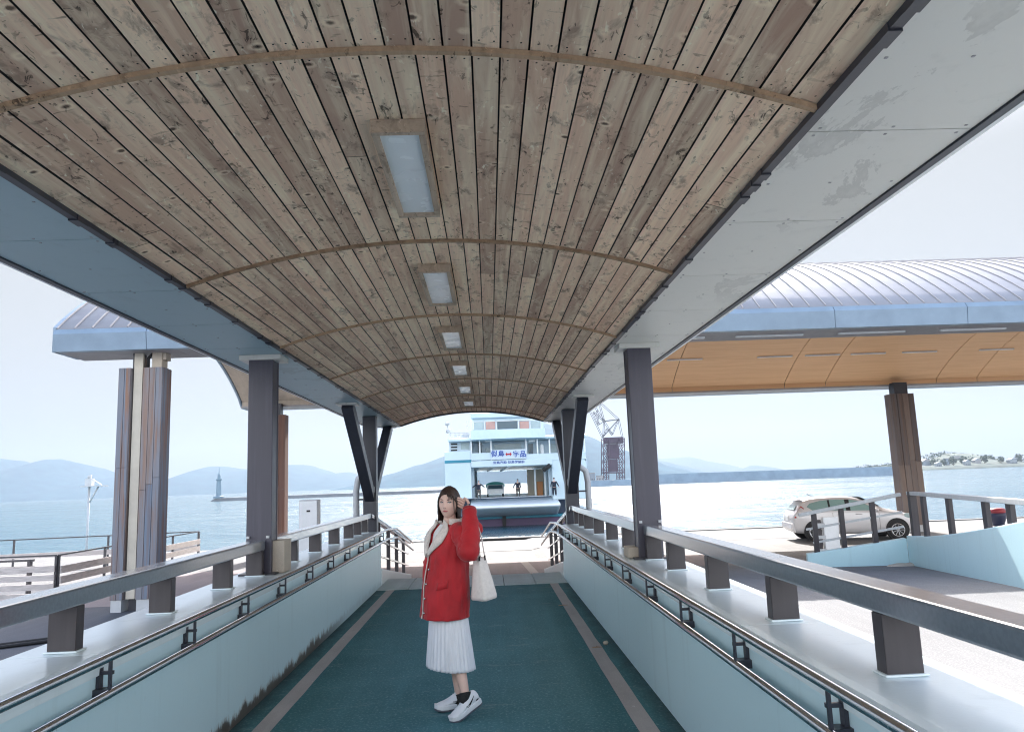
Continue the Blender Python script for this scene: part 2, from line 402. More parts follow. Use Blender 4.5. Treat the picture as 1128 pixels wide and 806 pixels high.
# litter on the floor
def twig(x, y, a, l, lab):
    m = MB(); d = Vector((math.cos(a), math.sin(a), 0))*l/2; c = Vector((x, y, .012))
    m.tube([c-d, c+Vector((0, .004, .004)), c+d], [.003, .006, .002], 6)
    tag(m.build('twig', MT['batten']), lab, 'twig')
twig(.98, 7.55, .1, .1, 'dark twig lying across the right floor border line')
twig(.90, 10.1, .15, .12, 'dark scrap lying on the far end of the right border line')
m = MB(); m.sphere((1.085, 7.7, .02), .028, .02, .02, 10, 6, fn=lambda d: 1+.25*mnoise.noise(d*2))
tag(m.build('pebble', MT['block']), 'pale pebble on the floor at the foot of the right wall', 'pebble')

COLY = 7.1
def make_side(s):
    side = 'right' if s > 0 else 'left'
    X = lambda r: XC+s*r
    t = thing('low_wall', f'white painted low wall with broad ledge along the {side} side of the walkway', 'wall', (X(1.75), 5, 0))
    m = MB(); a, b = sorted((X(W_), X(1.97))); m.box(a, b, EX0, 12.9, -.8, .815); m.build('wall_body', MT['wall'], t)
    prof = [(1.492, .80), (1.490, .838), (1.52, .868), (1.56, .872), (1.99, .868), (1.99, .80)]
    m = MB(); seg = [EX0]; y = -5.35
    while y < 12.9: seg.append(y); y += 3.05
    seg.append(12.92)
    for y0, y1 in zip(seg, seg[1:]):
        m.loft([[(X(r), y0+.003, z) for r, z in prof], [(X(r), y1-.003, z) for r, z in prof]], smooth=False)
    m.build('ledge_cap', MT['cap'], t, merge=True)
    m = MB(); a, b = X(1.515), X(1.535); 
    m.hexa([(X(1.50), 12.95, -.3), (X(1.64), 12.95, -.3), (X(1.64), 17.7, -.75), (X(1.50), 17.7, -.75), (X(1.50), 12.95, .27), (X(1.64), 12.95, .27), (X(1.64), 17.7, -.37), (X(1.50), 17.7, -.37)])
    m.build('sloping_kerb', MT['cap'], t, merge=True, bevel=.01)
    # guard rail on the ledge
    g = thing('guard_rail', f'bronze flat guard rail on short posts along the {side} wall ledge', 'railing', (X(1.76), 5, .872))
    for (y0, y1) in ((EX0, COLY-.13), (COLY+.14, 13.1)):
        m = MB(); a, b = sorted((X(1.69), X(1.83)))
        m.box(a, b, y0, y1, 1.085, 1.175); m.build('top_rail', MT['rail'], g, bevel=.012)
    ys_ = [-4.9, -3.8, -2.7, -1.6, -.5, .6, 1.7, 2.81, 3.9, 5.0, 6.1, 6.92, 8.15, 9.25, 10.35, 11.4, 12.1, 12.75]
    for y in ys_:
        m = MB(); a, b = sorted((X(1.695), X(1.83)))
        m.box(a, b, y-.037, y+.037, .872, 1.085); m.box(a-.012, b+.012, y-.05, y+.05, .871, .880, 1); m.build('post', [MT['post'], MT['cap']], g, bevel=.004)
    # sloping end rail down to the quay
    sl = lambda y: -.13*(y-13.1)
    m = MB(); m.bar((X(1.72), 13.1, 1.13), (X(1.69), 19.0, 1.13-.15*5.9), .10, .07); m.build('top_rail', MT['rail'], g, bevel=.008)
    for dz in (.35, .62):
        m = MB(); m.bar((X(1.70), 13.1, 1.13-dz), (X(1.67), 18.6, 1.13-dz-.14*5.5), .03, .03); m.build('mid_rail', MT['rail'], g)
    for y in (14.0, 15.3, 16.6, 17.9):
        m = MB(); m.box(X(1.70)-.035, X(1.70)+.035, y-.03, y+.03, -.12*(y-13.5)-.2, 1.10-.15*(y-13.1)); m.build('post', MT['post'], g)
    # hand rails
    hr = thing('hand_rail', f'double stainless tube handrail on dark brackets along the {side} wall face', 'handrail', (X(1.43), 5, .72))
    for z, r in ((.885, .0195), (.725, .0195)):
        m = MB(); pts = [(X(1.43), EX0, z), (X(1.43), 13.2, z), (X(1.435), 14.5, z-.06), (X(1.45), 16.2, z-.32), (X(1.45), 17.6, z-.55)]
        m.tube(pts, r, 12); m.build('tube', MT['stainless'], hr)
    y = -3.33
    while y < 13:
        m = MB(); a, b = sorted((X(1.428), X(1.507)))
        m.box(a, b, y-.006, y+.052, .705, .742)
        a, b = sorted((X(1.425), X(1.437))); m.box(a, b, y-.012, y+.004, .705, .872)
        a, b = sorted((X(1.436), X(1.506))); m.box(a, b, y+.03, y+.046, .80, .815)
        a, b = sorted((X(1.49), X(1.506))); m.box(a, b, y+.02, y+.055, .742, .83)
        m.build('bracket', MT['dark'], hr); y += 1.0
    # H-section column
    c = thing('steel_column', f'dark painted steel column on the {side} wall ledge beside the concrete block' if s < 0 else 'dark painted steel column rising from the right wall ledge', 'column', (X(1.76), COLY, .872))
    m = MB(); w2 = .112; x = X(1.76)
    m.box(x-w2, x+w2, COLY-.10, COLY-.08, .872, 2.84); m.box(x-w2, x+w2, COLY+.08, COLY+.10, .872, 2.84)
    m.box(x-w2+.006, x+w2-.006, COLY-.08, COLY+.08, .872, 2.84)
    m.build('shaft', MT['column'], c, bevel=.006)
    m = MB(); m.box(x-.16, x+.16, COLY-.15, COLY+.15, .868, .885); m.build('base_plate', MT['dark'], c)
    m = MB(); m.box(x-.19, x+.19, COLY-.14, COLY+.14, 2.80, 2.845); m.build('head_plate', MT['soffit'], c)
    m = MB(); m.box(x-.1, x-.075, COLY-.135, COLY-.11, 1.19, 1.21); m.box(x+.075, x+.1, COLY-.135, COLY-.11, 1.19, 1.21); m.build('bolt', MT['grey'], c)
    b = MB()
    xx = X(1.62) if s < 0 else X(1.63)
    b.box(xx-.07, xx+.07, COLY-.03, COLY+.22, .873, 1.16 if s < 0 else .97)
    o = b.build('concrete_block', MT['block'], bevel=.012)
    tag(o, 'beige concrete block filling the rail gap at the left column foot' if s < 0 else 'low broken concrete block at the right column foot', 'block')
    # branching column
    t2 = thing('branching_column', f'dark steel column with two slanting braces at the far {side} end of the walkway', 'column', (X(1.76), 13.5, .0))
    m = MB(); x = X(1.76); m.box(x-.115, x+.115, 13.39, 13.61, -.1, 2.84); m.build('shaft', MT['dark'], t2, bevel=.006)
    for yt in (11.35, 16.0 if s < 0 else 16.0):
        m = MB(); m.bar((x, 13.5+(.05 if yt > 13 else -.05), 1.42), (x, yt, 2.84), .17, .17, (1, 0, 0)); m.build('brace', MT['dark'], t2, bevel=.006)
        m = MB(); m.box(x-.15, x+.15, yt-.15, yt+.15, 2.82, 2.845); m.build('head_plate', MT['soffit'], t2)
    m = MB(); m.box(x-.09, x+.09, 13.30, 13.39, 1.50, 1.62); m.build('joint_plate', MT['grey'], t2, bevel=.02)
    # rain pipe
    xo = X(1.76)+(.33 if s > 0 else -.30)
    m = MB(); m.tube([(X(1.80), 13.75, 1.95), (xo-.03*s, 13.8, 1.75), (xo, 13.8, 1.55), (xo, 13.8, -.68)], .055, 12)
    pp = thing('rain_pipe', f'pale cranked rain pipe beside the far {side} branching column', 'pipe', (xo, 13.8, -.7))
    m.build('pipe', MT['grey'], pp)
    m = MB(); a, b_ = sorted((X(1.86), xo)); m.box(a, b_, 13.76, 13.79, 1.38, 1.41); m.build('clamp', MT['dark'], pp)
for s in (-1, 1): make_side(s)

# canopy over the walkway
RA = (1.5**2+.25**2)/(2*.25)
def arch(r, dz=0): return 3.11-(RA-math.sqrt(RA*RA-r*r))+dz
cn = thing('walkway_canopy', 'long vaulted walkway canopy lined with weathered planks under a flat edge soffit', 'canopy', (XC, 5, 2.85))
BAT = [2.46-2.11*k for k in range(2, 0, -1)]+[2.46+2.11*k for k in range(0, 7)]
BAT = BAT[2:]; edges = [.36]+BAT+[16.0]
mb = MB(); NB = 30
rg = random.Random(3)
for y0, y1 in zip(edges, edges[1:]):
    for i in range(NB):
        a0 = -1.5+3.0*i/NB; a1 = -1.5+3.0*(i+1)/NB; g = .0036
        d0 = rg.uniform(-.002, .002); d1 = rg.uniform(-.002, .002)
        p = [(XC+a0+g, arch(a0+g)+d0), (XC+a1-g, arch(a1-g)+d1)]
        q = [(p[0][0], p[0][1]+.018), (p[1][0], p[1][1]+.018)]
        ya, yb = y0+.002, y1-.002
        (x0, z0), (x1, z1) = p; (u0, t0), (u1, t1) = q; rv_ = rg.random()
        ym = ya+rg.uniform(.3, .7)*(yb-ya) if rg.random() < .13 else None
        for yc, yd, rr_ in ([(ya, yb, rv_)] if ym is None else [(ya, ym-.0025, rv_), (ym+.0025, yb, rg.random())]): mb.quad((x0, yd, z0), (x1, yd, z1), (x1, yc, z1), (x0, yc, z0), 0, rr_)
        for yn in (ya+.055, yb-.055, (ya+yb)/2+.01):
            for fr in (.25, .76):
                xn, zn = x0+(x1-x0)*fr+rg.uniform(-.004, .004), z0+(z1-z0)*fr-.0012; e = .0034
                mb.quad((xn-e, yn+e, zn), (xn+e, yn+e, zn), (xn+e, yn-e, zn), (xn-e, yn-e, zn), 1)
        for A_, B_, C_, D_ in (((x0, ya, z0), (u0, ya, t0), (u0, yb, t0), (x0, yb, z0)), ((x1, yb, z1), (u1, yb, t1), (u1, ya, t1), (x1, ya, z1)), ((x0, ya, z0), (x1, ya, z1), (u1, ya, t1), (u0, ya, t0)), ((x1, yb, z1), (x0, yb, z0), (u0, yb, t0), (u1, yb, t1))):
            mb.quad(A_, B_, C_, D_, 1)
mb.build('plank_ceiling', [MT['boards'], MT['back']], cn)
for y in BAT:
    mb = MB(); rings = []
    for i in range(41):
        r = -1.5+3.0*i/40; z = arch(r)
        rings.append([(XC+r, y-.013, z-.018), (XC+r, y+.013, z-.018), (XC+r, y+.015, z), (XC+r, y-.015, z)])
    mb.loft(rings, smooth=False, r=rg.random()); mb.build('batten', MT['batten'], cn)
mb = MB(); pf = []
NA = 24
low = [(XC-1.53+3.06*i/NA, arch(min(1.5, abs(-1.53+3.06*i/NA)))+.02) for i in range(NA+1)]
top = [(x, 3.45-(x-XC)**2*.075) for x in [XC+2.235-4.47*i/NA for i in range(NA+1)]]
ring = low+[(XC+1.53, 2.93), (XC+2.235, 2.93)]+top+[(XC-2.235, 2.93), (XC-1.53, 2.93)]
mb.loft([[(x, edges[0], z) for x, z in ring], [(x, 15.96, z) for x, z in ring]], smooth=False)
mb.build('roof_shell', MT['back'], cn)
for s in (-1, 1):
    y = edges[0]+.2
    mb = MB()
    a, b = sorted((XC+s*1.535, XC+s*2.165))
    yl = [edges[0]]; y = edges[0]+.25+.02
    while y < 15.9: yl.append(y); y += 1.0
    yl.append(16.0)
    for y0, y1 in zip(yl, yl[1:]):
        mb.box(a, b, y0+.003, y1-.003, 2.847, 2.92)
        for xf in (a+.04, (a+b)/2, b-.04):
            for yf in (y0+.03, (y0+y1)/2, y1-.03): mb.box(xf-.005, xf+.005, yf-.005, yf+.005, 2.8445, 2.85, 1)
    mb.build('soffit_panel', [MT['soffit'] if s > 0 else MT['soffit_shaded'], MT['grey_soffit']], cn)
    mb = MB(); a, b = sorted((XC+s*1.497, XC+s*1.533)); mb.box(a, b, edges[0], 16.0, 2.838, 2.93)
    rr = random.Random(5+s)
    for k in range(46):
        y = rr.uniform(0, 15.5); mb.box(a-.004, b+.004, y, y+rr.uniform(.03, .09), 2.832, 2.86)
    mb.build('edge_angle', MT['dark'], cn)
    mb = MB(); a, b = sorted((XC+s*2.168, XC+s*2.205)); mb.box(a, b, edges[0], 16.0, 2.838, 2.95); mb.build('gutter_strip', MT['dark'], cn)
    mb = MB(); a, b = sorted((XC+s*2.207, XC+s*2.245)); mb.box(a, b, edges[0], 16.0, 2.85, 3.08); mb.build('edge_fascia', MT['white'], cn)
mb = MB()
for i in range(40):
    r0 = -1.53+3.06*i/40; r1 = -1.53+3.06*(i+1)/40
    z0, z1 = arch(max(-1.5, min(1.5, r0))), arch(max(-1.5, min(1.5, r1)))
    mb.hexa([(XC+r0, 16.003, z0-.03), (XC+r1, 16.003, z1-.03), (XC+r1, 16.05, z1-.03), (XC+r0, 16.05, z0-.03), (XC+r0, 16.003, 3.2), (XC+r1, 16.003, 3.2), (XC+r1, 16.05, 3.2), (XC+r0, 16.05, 3.2)])
mb.build('end_board', MT['dark'], cn)
for s in (-1, 1):
    mb = MB(); a, b = sorted((XC+s*1.531, XC+s*2.24)); mb.box(a, b, 16.003, 16.05, 2.83, 3.1); mb.build('end_board', MT['soffit'], cn)

ordn = ['first', 'second', 'third', 'fourth', 'fifth', 'sixth', 'seventh']
lx = XC-.02; proto = None
for k in range(7):
    y0 = 2.98+2.11*k
    if y0 > 15: break
    lab = f'wood framed panel light on the plank ceiling, {ordn[k]} from the camera'
    if proto is None:
        proto = thing('ceiling_light', lab, 'ceiling light', (lx, y0, 3.05), 'panel lights along the plank ceiling')
        x0, x1, y1 = lx-.112, lx+.112, y0+1.02; fz0, fz1 = 3.052, 3.108
        m = MB(); fw = .028
        m.box(x0, x0+fw, y0, y1, fz0, fz1, 0, .2); m.box(x1-fw, x1, y0, y1, fz0, fz1, 0, .8)
        m.box(x0, x1, y0-.002, y0+fw, fz0-.002, fz1, 0, .5); m.box(x0, x1, y1-fw, y1+.002, fz0-.002, fz1, 0, .9)
        m.build('frame', MT['lampframe'], proto)
        m = MB(); m.box(x0+fw, x1-fw, y0+fw, y1-fw, 3.068, 3.10); m.build('diffuser', MT['diffuser'], proto)
    else: dup(proto, (lx, y0, 3.05), lab)

# ------------------------------------------------------------------ barrel canopy crossing behind the walkway
n = NT('orange_ceiling')
r_ = n.add('ShaderNodeAttribute', attribute_name='rnd').outputs['Fac']
st = n.noise(n.coord((.35, 9, 9)), 1.0, 5, .6, .3); s2 = n.noise(n.coord((.8, 30, 30)), 1.0, 3)
c = n.mix(n.ramp(st, [(.35, 0.0), (.7, 1.0)]), (.76, .49, .27), (.66, .40, .21))
c = n.mix(n.ramp(s2, [(.55, 0.0), (.75, .3)]), c, (.40, .21, .10)); c = n.mix(n.math('MULTIPLY', r_, .3), c, (.72, .45, .26))
n.color(c); n.rough(.55); MT['orange'] = n.m
TX0, TX1, TY0, TY1, TZ = -8.9, 27.5, 15.7, 28.8, 4.6
tc = thing('barrel_canopy', 'wide barrel roofed canopy with zinc seams, blue fascia and orange timber ceiling', 'canopy', (9, 22.25, 4.6))
YM = (TY0+TY1)/2; RH = (TY1-TY0)/2; rise = 2.4; RR = (RH*RH+rise*rise)/(2*rise)
def roofz(y): return TZ+.47+rise-(RR-math.sqrt(max(0, RR*RR-(y-YM)**2)))
RHV = 5.35; rv = 1.6; RV = (RHV*RHV+rv*rv)/(2*rv)
def vaultz(y): return 4.83+rv-(RV-math.sqrt(RV*RV-(y-YM)**2))
mb = MB(); NY = 36
yy = [TY0+.02+(TY1-TY0-.04)*i/NY for i in range(NY+1)]
mb.loft([[(x, y, roofz(y)+.0) for y in yy]+[(x, y, roofz(y)-.08) for y in reversed(yy)] for x in (TX0+.03, TX1)], smooth=True)
x = TX0+.05
while x < TX1:
    mb.loft([[(x-.012, y, roofz(y)-.01), (x-.009, y, roofz(y)+.03), (x+.009, y, roofz(y)+.03), (x+.012, y, roofz(y)-.01)] for y in yy], 1, smooth=False)
    x += .36
mb.build('seamed_roof', [MT['zinc'], MT['grey_soffit']], tc)
def fasc(y0, y1):
    mb = MB(); x = TX0
    while x < TX1:
        x2 = min(TX1, x+2.9 if x > TX0 else x+1.9)
        sgn = -1 if y0 < YM else 1
        yo = min(y0, y1) if sgn < 0 else max(y0, y1)
        mb.loft([[(xx, yo, TZ), (xx, yo+sgn*.05, TZ+.36), (xx, yo-sgn*.02, TZ+.47), (xx, yo-sgn*.16, TZ+.49), (xx, yo-sgn*.16, TZ)] for xx in (x+.006, x2-.006)], smooth=False)
        x = x2
    return mb.build('fascia', MT['fascia_blue'], tc, merge=True)
fasc(TY0, TY0+.1); fasc(TY1, TY1-.1)
for ya, yb in ((TY0+.17, TY0+1.2), (TY1-1.2, TY1-.17)):
    mb = MB(); x = TX0+.02
    while x < TX1:
        x2 = min(TX1, x+2.4); mb.box(x+.004, x2-.004, ya, yb, TZ+.003, TZ+.06); x = x2
    mb.build('edge_soffit', MT['grey_soffit'], tc)

# vaulted timber ceiling with joint gaps, and the upright lip at each long edge
mb2 = None; mb = MB(); vy = [YM-RHV+2*RHV*i/54 for i in range(55)]
joints = [TX0+.06]; x = -6.2
while x < TX1: joints.append(x); x += (4.2 if len(joints) % 2 else 1.55)
joints.append(TX1)
rq = random.Random(11)
for xa, xb in zip(joints, joints[1:]):
    if xa > -7 and not mb2: mb2 = mb; mb = MB()
    q = rq.random()
    for ya, yb in zip(vy, vy[1:]):
        mb.hexa([(xa+.012, ya, vaultz(ya)), (xb-.012, ya, vaultz(ya)), (xb-.012, yb-.010, vaultz(yb)), (xa+.012, yb-.010, vaultz(yb)),
                 (xa+.012, ya, vaultz(ya)+.03), (xb-.012, ya, vaultz(ya)+.03), (xb-.012, yb-.010, vaultz(yb)+.03), (xa+.012, yb-.010, vaultz(yb)+.03)], 0, q*.5+rq.random()*.5)
    for yl, yh in ((YM-RHV-.03, YM-RHV-.004), (YM+RHV+.004, YM+RHV+.03)): mb.box(xa+.012, xb-.012, yl, yh, TZ+.01, 4.84, 0, q)
mb.build('timber_ceiling', MT['orange'], tc); mb2.build('end_bay_ceiling', MT['block'], tc)
mb = MB(); mb.loft([[(xx, y, vaultz(max(YM-RHV, min(YM+RHV, y)))+.05) for y in [TY0+.2]+vy+[TY1-.2]]+[(xx, y, roofz(y)-.09) for y in (TY1-.25, YM+5, YM+2.5, YM, YM-2.5, YM-5, TY0+.25)] for xx in (TX0+.05, TX1-.01)], smooth=False)
mb.build('inner_frame', MT['back'], tc)
mb = MB()
gy = [TY0+.02+(TY1-TY0-.04)*i/40 for i in range(41)]
def und(y):
    if y < YM-RHV or y > YM+RHV: return TZ
    return vaultz(y)-.02
for xx in (TX0,):
    ring = [(y, und(y)) for y in gy]+[(y, roofz(y)+.02) for y in reversed(gy)]
    for (ya, za), (yb, zb) in zip([(y, und(y)) for y in gy], [(y, und(y)) for y in gy][1:]):
        mb.hexa([(xx-.03, ya, za), (xx+.045, ya, za), (xx+.045, yb, zb), (xx-.03, yb, zb), (xx-.03, ya, roofz(ya)+.03), (xx+.045, ya, roofz(ya)+.03), (xx+.045, yb, roofz(yb)+.03), (xx-.03, yb, roofz(yb)+.03)])
mb.build('gable_end', MT['fascia_blue'], tc)
# slim strip lights
k = 0; names = []
strips = [(7.0, 26.1), (10.2, 26.1), (11.9, 26.1), (13.55, 26.1), (15.4, 26.1), (5.2, 26.1), (18.2, 26.1)]
for i, (x, y) in enumerate(sorted(strips)):
    m = MB(); z = vaultz(y)-.045; m.box(x-.62, x+.62, y-.045, y+.045, z, z+.05)
    o = m.build('strip_light', MT['white'], bevel=.006)
    tag(o, f'slim white strip light on the orange timber ceiling, {ordn[i]} from the left', 'strip light', 'strip lights on the orange ceiling')
near = [4.1, 6.3, 8.6, 10.9, 13.2]
for i, x in enumerate(near):
    m = MB(); y = TY0+.62; m.box(x-.75, x+.75, y-.04, y+.04, TZ-.035, TZ+.004)
    o = m.build('strip_light', MT['white'], bevel=.006)
    tag(o, f'slim white strip light under the grey front soffit, {ordn[i]} from the left', 'strip light', 'strip lights under the grey soffit')

def clad_column(x, y, lab, mat, pipe=False, g=-.7, flip=False):
    t = thing('timber_column', lab, 'column', (x, y, g))
    rc = random.Random(int(x*10+y))
    def pack(xa, xb, nb, name):
        m = MB(); wv = (xb-xa)/nb
        for i in range(nb):
            a, b = xa+i*wv+.004, xa+(i+1)*wv-.004
            zs = [g+.24, g+rc.uniform(2.3, 2.9), 4.28]
            for za, zb in zip(zs, zs[1:]):
                for (ya, yb) in ((y-.24, y-.20), (y+.20, y+.24)): m.box(a, b, ya, yb, za+.003, zb-.003, 0, rc.random())
        m.box(xa+.002, xa+.04, y-.20, y+.20, g+.24, 4.28, 0, rc.random()); m.box(xb-.04, xb-.002, y-.20, y+.20, g+.24, 4.28, 0, rc.random())
        m.build(name, mat, t, bevel=.004)
        m = MB(); m.box(xa+.02, xb-.02, y-.22, y+.22, g, g+.24); m.build('steel_shoe', MT['grey'], t)
    if pipe:
        pack(x-.45, x-.20, 2, 'cladding'); pack(x+.06, x+.46, 3, 'cladding')
        m = MB(); m.box(x-.165, x+.015, y-.16, y-.10, g+.25, 4.62); m.build('cover_strip', MT['cream'], t)
        m = MB(); m.box(x-.14, x+.02, y-.08, y+.1, g, 4.5); m.build('core', MT['dark'], t)
        m = MB(); m.tube([(x+.10, y-.1, 4.28), (x+.10, y-.1, 4.5), (x+.22, y-.1, 4.62)], .035, 8); m.build('conduit', MT['rubber'], t)
        m = MB(); m.box(x+.2, x+.40, y-.15, y+.15, 4.28, 4.62); m.box(x+.40, x+.48, y-.12, y+.12, 4.45, 4.62); m.build('head_bracket', MT['block'], t)
        m = MB(); m.box(x-.2, x-.05, y-.15, y+.15, 4.28, 4.62); m.build('head_bracket', MT['dark'], t)
    else:
        pack(x-.43, x-.22, 1, 'cladding'); pack(x-.21, x+.43, 3, 'cladding')
        m = MB(); m.box(x-.25, x+.25, y-.18, y+.18, 4.28, 4.7); m.build('head_bracket', MT['dark'], t)
clad_column(-7.27, 16.3, 'weathered blue grey timber clad column with a cream cover strip', MT['clad_blue'], True)
clad_column(-7.62, 27.5, 'red brown timber clad column behind the left steel column', MT['clad_red'])
clad_column(15.25, 27.5, 'dark grey brown timber clad column standing behind the silver car', MT['clad_grey'])

# ------------------------------------------------------------------ left quay: fences, cabinet, hoses, beacon
MT['fence_wood'] = simple('fence_wood', (.50, .46, .45), .8, 0, .2, 5, .1, (1, 1, 6))
MT['fence_steel'] = steel_paint('fence_steel', (.05, .05, .06))
def plank_fence(pts, lab, planks, h=1.03, sp=1.6):
    t = thing('plank_fence', lab, 'fence', (*pts[0], -.7))
    for (xa, ya), (xb, yb) in zip(pts, pts[1:]):
        L = math.hypot(xb-xa, yb-ya); d = ((xb-xa)/L, (yb-ya)/L); nn = (-d[1], d[0])
        k = max(1, round(L/sp))
        for i in range(k+1):
            m = MB(); px, py = xa+d[0]*L*i/k, ya+d[1]*L*i/k; m.box(px-.025, px+.025, py-.025, py+.025, -.7, -.7+h); m.build('post', MT['fence_steel'], t)
        m = MB(); m.bar((xa, ya, -.7+h), (xb, yb, -.7+h), .045, .035); m.build('top_rail', MT['fence_steel'], t)
        for z, hh in planks:
            m = MB(); o = .05; m.bar((xa-nn[0]*o, ya-nn[1]*o, -.7+z), (xb-nn[0]*o, yb-nn[1]*o, -.7+z), .035, hh); m.build('plank', MT['fence_wood'], t)
PL4 = [(.14, .13), (.34, .13), (.54, .13), (.74, .13)]
plank_fence([(-16.5, 18.0), (-9.98, 18.2)], 'low quay fence of four pale planks nearest on the left', PL4, sp=1.65)
plank_fence([(-9.95, 18.25), (-9.97, 26.8)], 'pale plank fence running away past the blue grey column', [(.24, .16), (.47, .16), (.70, .16)], sp=2.1)
plank_fence([(-18.5, 25.6), (-9.97, 26.85)], 'thin far rail fence with one plank along the left quay edge', [(.50, .16)], sp=2.6)
t = thing('bench', 'dark slatted bench half hidden behind the near plank fence', 'bench', (-11.7, 18.9, -.7))
m = MB(); 
for z in (.42, .70, .86): m.box(-12.3, -10.9, 18.9, 18.96, -.7+z, -.7+z+.05)
m.build('slats', MT['fence_steel'], t)
for x in (-12.2, -11.0):
    m = MB(); m.box(x-.03, x+.03, 18.88, 19.0, -.7, .2); m.build('leg', MT['fence_steel'], t)
c = at(341, 575, 18)
t = thing('utility_cabinet', 'white utility cabinet with a small dark vent behind the left guard rail', 'cabinet', (c.x, 18, -.7))
m = MB(); m.box(c.x-.21, c.x+.21, 17.85, 18.2, -.62, 1.37); m.build('body', MT['grey'], t, bevel=.015)
m = MB(); m.box(c.x-.20, c.x+.20, 17.838, 17.852, -.5, 1.34); m.build('door', MT['white'], t, bevel=.004)
m = MB(); m.box(c.x-.03, c.x+.05, 17.825, 17.838, 1.10, 1.14); m.build('vent', MT['rubber'], t)
m = MB(); m.box(c.x-.2, c.x+.2, 17.87, 18.18, -.7, -.62); m.build('plinth', MT['block'], t)
for k, lab in enumerate(('black hose on the road beside the left wall, the nearer one', 'black hose on the road beside the left wall, the farther one')):
    m = MB(); pts = []
    for i in range(24):
        u = i/23; X = -12+u*7.2; Y = 10.3+u*4.2+k*.22+.05*math.sin(u*9+k); pts.append((X, Y, -.665))
    m.tube(pts, .03, 8); tag(m.build('hose', MT['rubber']), lab, 'hose')
# beacon pole
bp = at(98, 545, 48)
t = thing('beacon_pole', 'thin pale harbour beacon pole with a bracket platform at left', 'beacon', (bp.x, 48, WZ))
m = MB(); top = at(98, 536, 48).z; m.tube([(bp.x, 48, WZ-1), (bp.x, 48, top)], .065, 10); m.build('pole', MT['grey'], t)
m = MB(); m.box(bp.x-.35, bp.x+.95, 47.6, 48.4, top, top+.06); m.build('platform', MT['grey'], t)
m = MB(); m.tube([(bp.x+.05, 48, top-.95), (bp.x+.55, 48, top)], .05, 8); m.build('brace', MT['grey'], t)
m = MB(); m.box(bp.x-.18, bp.x+.2, 47.8, 48.2, top+.06, top+.5); m.tube([(bp.x, 48, top+.5), (bp.x, 48, top+.7)], .12, 10)
m.bar((bp.x+.2, 48, top+.45), (bp.x+.75, 48, top+.08), .04, .04); m.build('lantern', MT['grey'], t)

# ------------------------------------------------------------------ right quay: fence, ramp wall, pillar, bollard
MT['cyan_wall'] = white_paint('cyan_wall_paint', (.52, .74, .78))
MT['rail_steel'] = steel_paint('rail_steel', (.42, .43, .43))
P0, P1, P2 = Vector((6.86, 16.75)), Vector((8.80, 16.2)), Vector((6.6, 9.2))
def lerp(a, b, u): return a+(b-a)*u
t = thing('ramp_wall', 'pale cyan ramp wall rising towards the right foreground', 'wall', (P1.x, P1.y, -.45))
m = MB(); rings = []; N = 24
PE = Vector((4.9, 2.9))+Vector((1.9, 0))
PE = P1+(P2-P1)*1.9
nr = Vector((-(P2-P1).y, (P2-P1).x)).normalized()
if nr.x < 0: nr = -nr
def wtop(u): return   .17+.76*min(1, u)**1.3+.5*max(0, u-1)
for i in range(N+1):
    u = i/N*1.9; p = P1+(P2-P1)*u; z0 = gz(p.x, p.y)-.3; z1 = wtop(u); q = p+nr*.28
    rings.append([(p.x, p.y, z0), (q.x, q.y, z0), (q.x, q.y, z1), (p.x, p.y, z1)])
m.loft(rings, smooth=False); m.build('wall_body', MT['cyan_wall'], t, merge=True, bevel=.015)
m = MB(); rings = []
for i in range(9):
    u = i/8; p = lerp(P0, P1, u); z0 = gz(p.x, p.y)-.3; z1 = -.19+u*.30
    rings.append([(p.x, p.y, z0), (p.x+.08, p.y+.26, z0), (p.x+.08, p.y+.26, z1), (p.x, p.y, z1)])
m.loft(rings, smooth=False); m.build('low_kerb', MT['cyan_wall'], t, merge=True, bevel=.01)
t = thing('ramp_railing', 'grey metal railing on the cyan ramp wall in front of the car', 'railing', (P1.x, P1.y, .17))
def up(px, py, A, B):
    """point of the upright plane through A-B met by the sight line of a surveyed photo point"""
    d = AR*((px-564)/FPX) - AU*((py-403)/FPX) + AF
    nn = Vector((-(B-A).y, (B-A).x)); k = (A.x*nn.x+A.y*nn.y)/(d.x*nn.x+d.y*nn.y)
    return CAMLOC+d*k
A2, B2 = P1+nr*.14, P2+nr*.14
for px, wd in ((1006, .15), (1018, .08), (1046, .08), (1086, .08), (1113, .08), (1150, .08), (1192, .08)):
    p = up(px, 560, A2, B2); u = (Vector((p.x, p.y))-A2).dot(B2-A2)/(B2-A2).length_squared
    m = MB(); m.box(p.x-wd/2, p.x+wd/2, p.y-.05, p.y+.05, wtop(max(0, u))-.02, 1.06 if px > 1010 else 1.10); m.build('post', MT['post'], t, bevel=.008)
m = MB(); e = A2+(B2-A2)*1.9; m.bar((A2.x, A2.y, 1.055), (e.x, e.y, 1.14), .11, .075); m.build('top_rail', MT['rail_steel'], t, bevel=.008)
A1, B1 = P0+Vector((.04, .13)), P1+Vector((.04, .13))
m = MB(); m.bar((A1.x-.1, A1.y, .64), (B1.x, B1.y, 1.03), .11, .075); m.build('top_rail', MT['rail_steel'], t, bevel=.008)
for dz, u0 in ((.33, .0), (.62, .06)):
    a = lerp(A1, B1, u0+.02); m = MB(); m.bar((a.x, a.y, .66-dz+.2*.0), (B1.x, B1.y, 1.0-dz*1.05), .035, .045); m.build('mid_rail', MT['rail_steel'], t)
for px in (898.5, 929, 964):
    p = up(px, 590, A1, B1); u = (Vector((p.x, p.y))-A1).dot(B1-A1)/(B1-A1).length_squared
    m = MB(); m.box(p.x-.05, p.x+.05, p.y-.04, p.y+.04, -.25+u*.3, .62+u*.39); m.build('post', MT['post'], t, bevel=.006)
c = at(916, 592, 20.5)
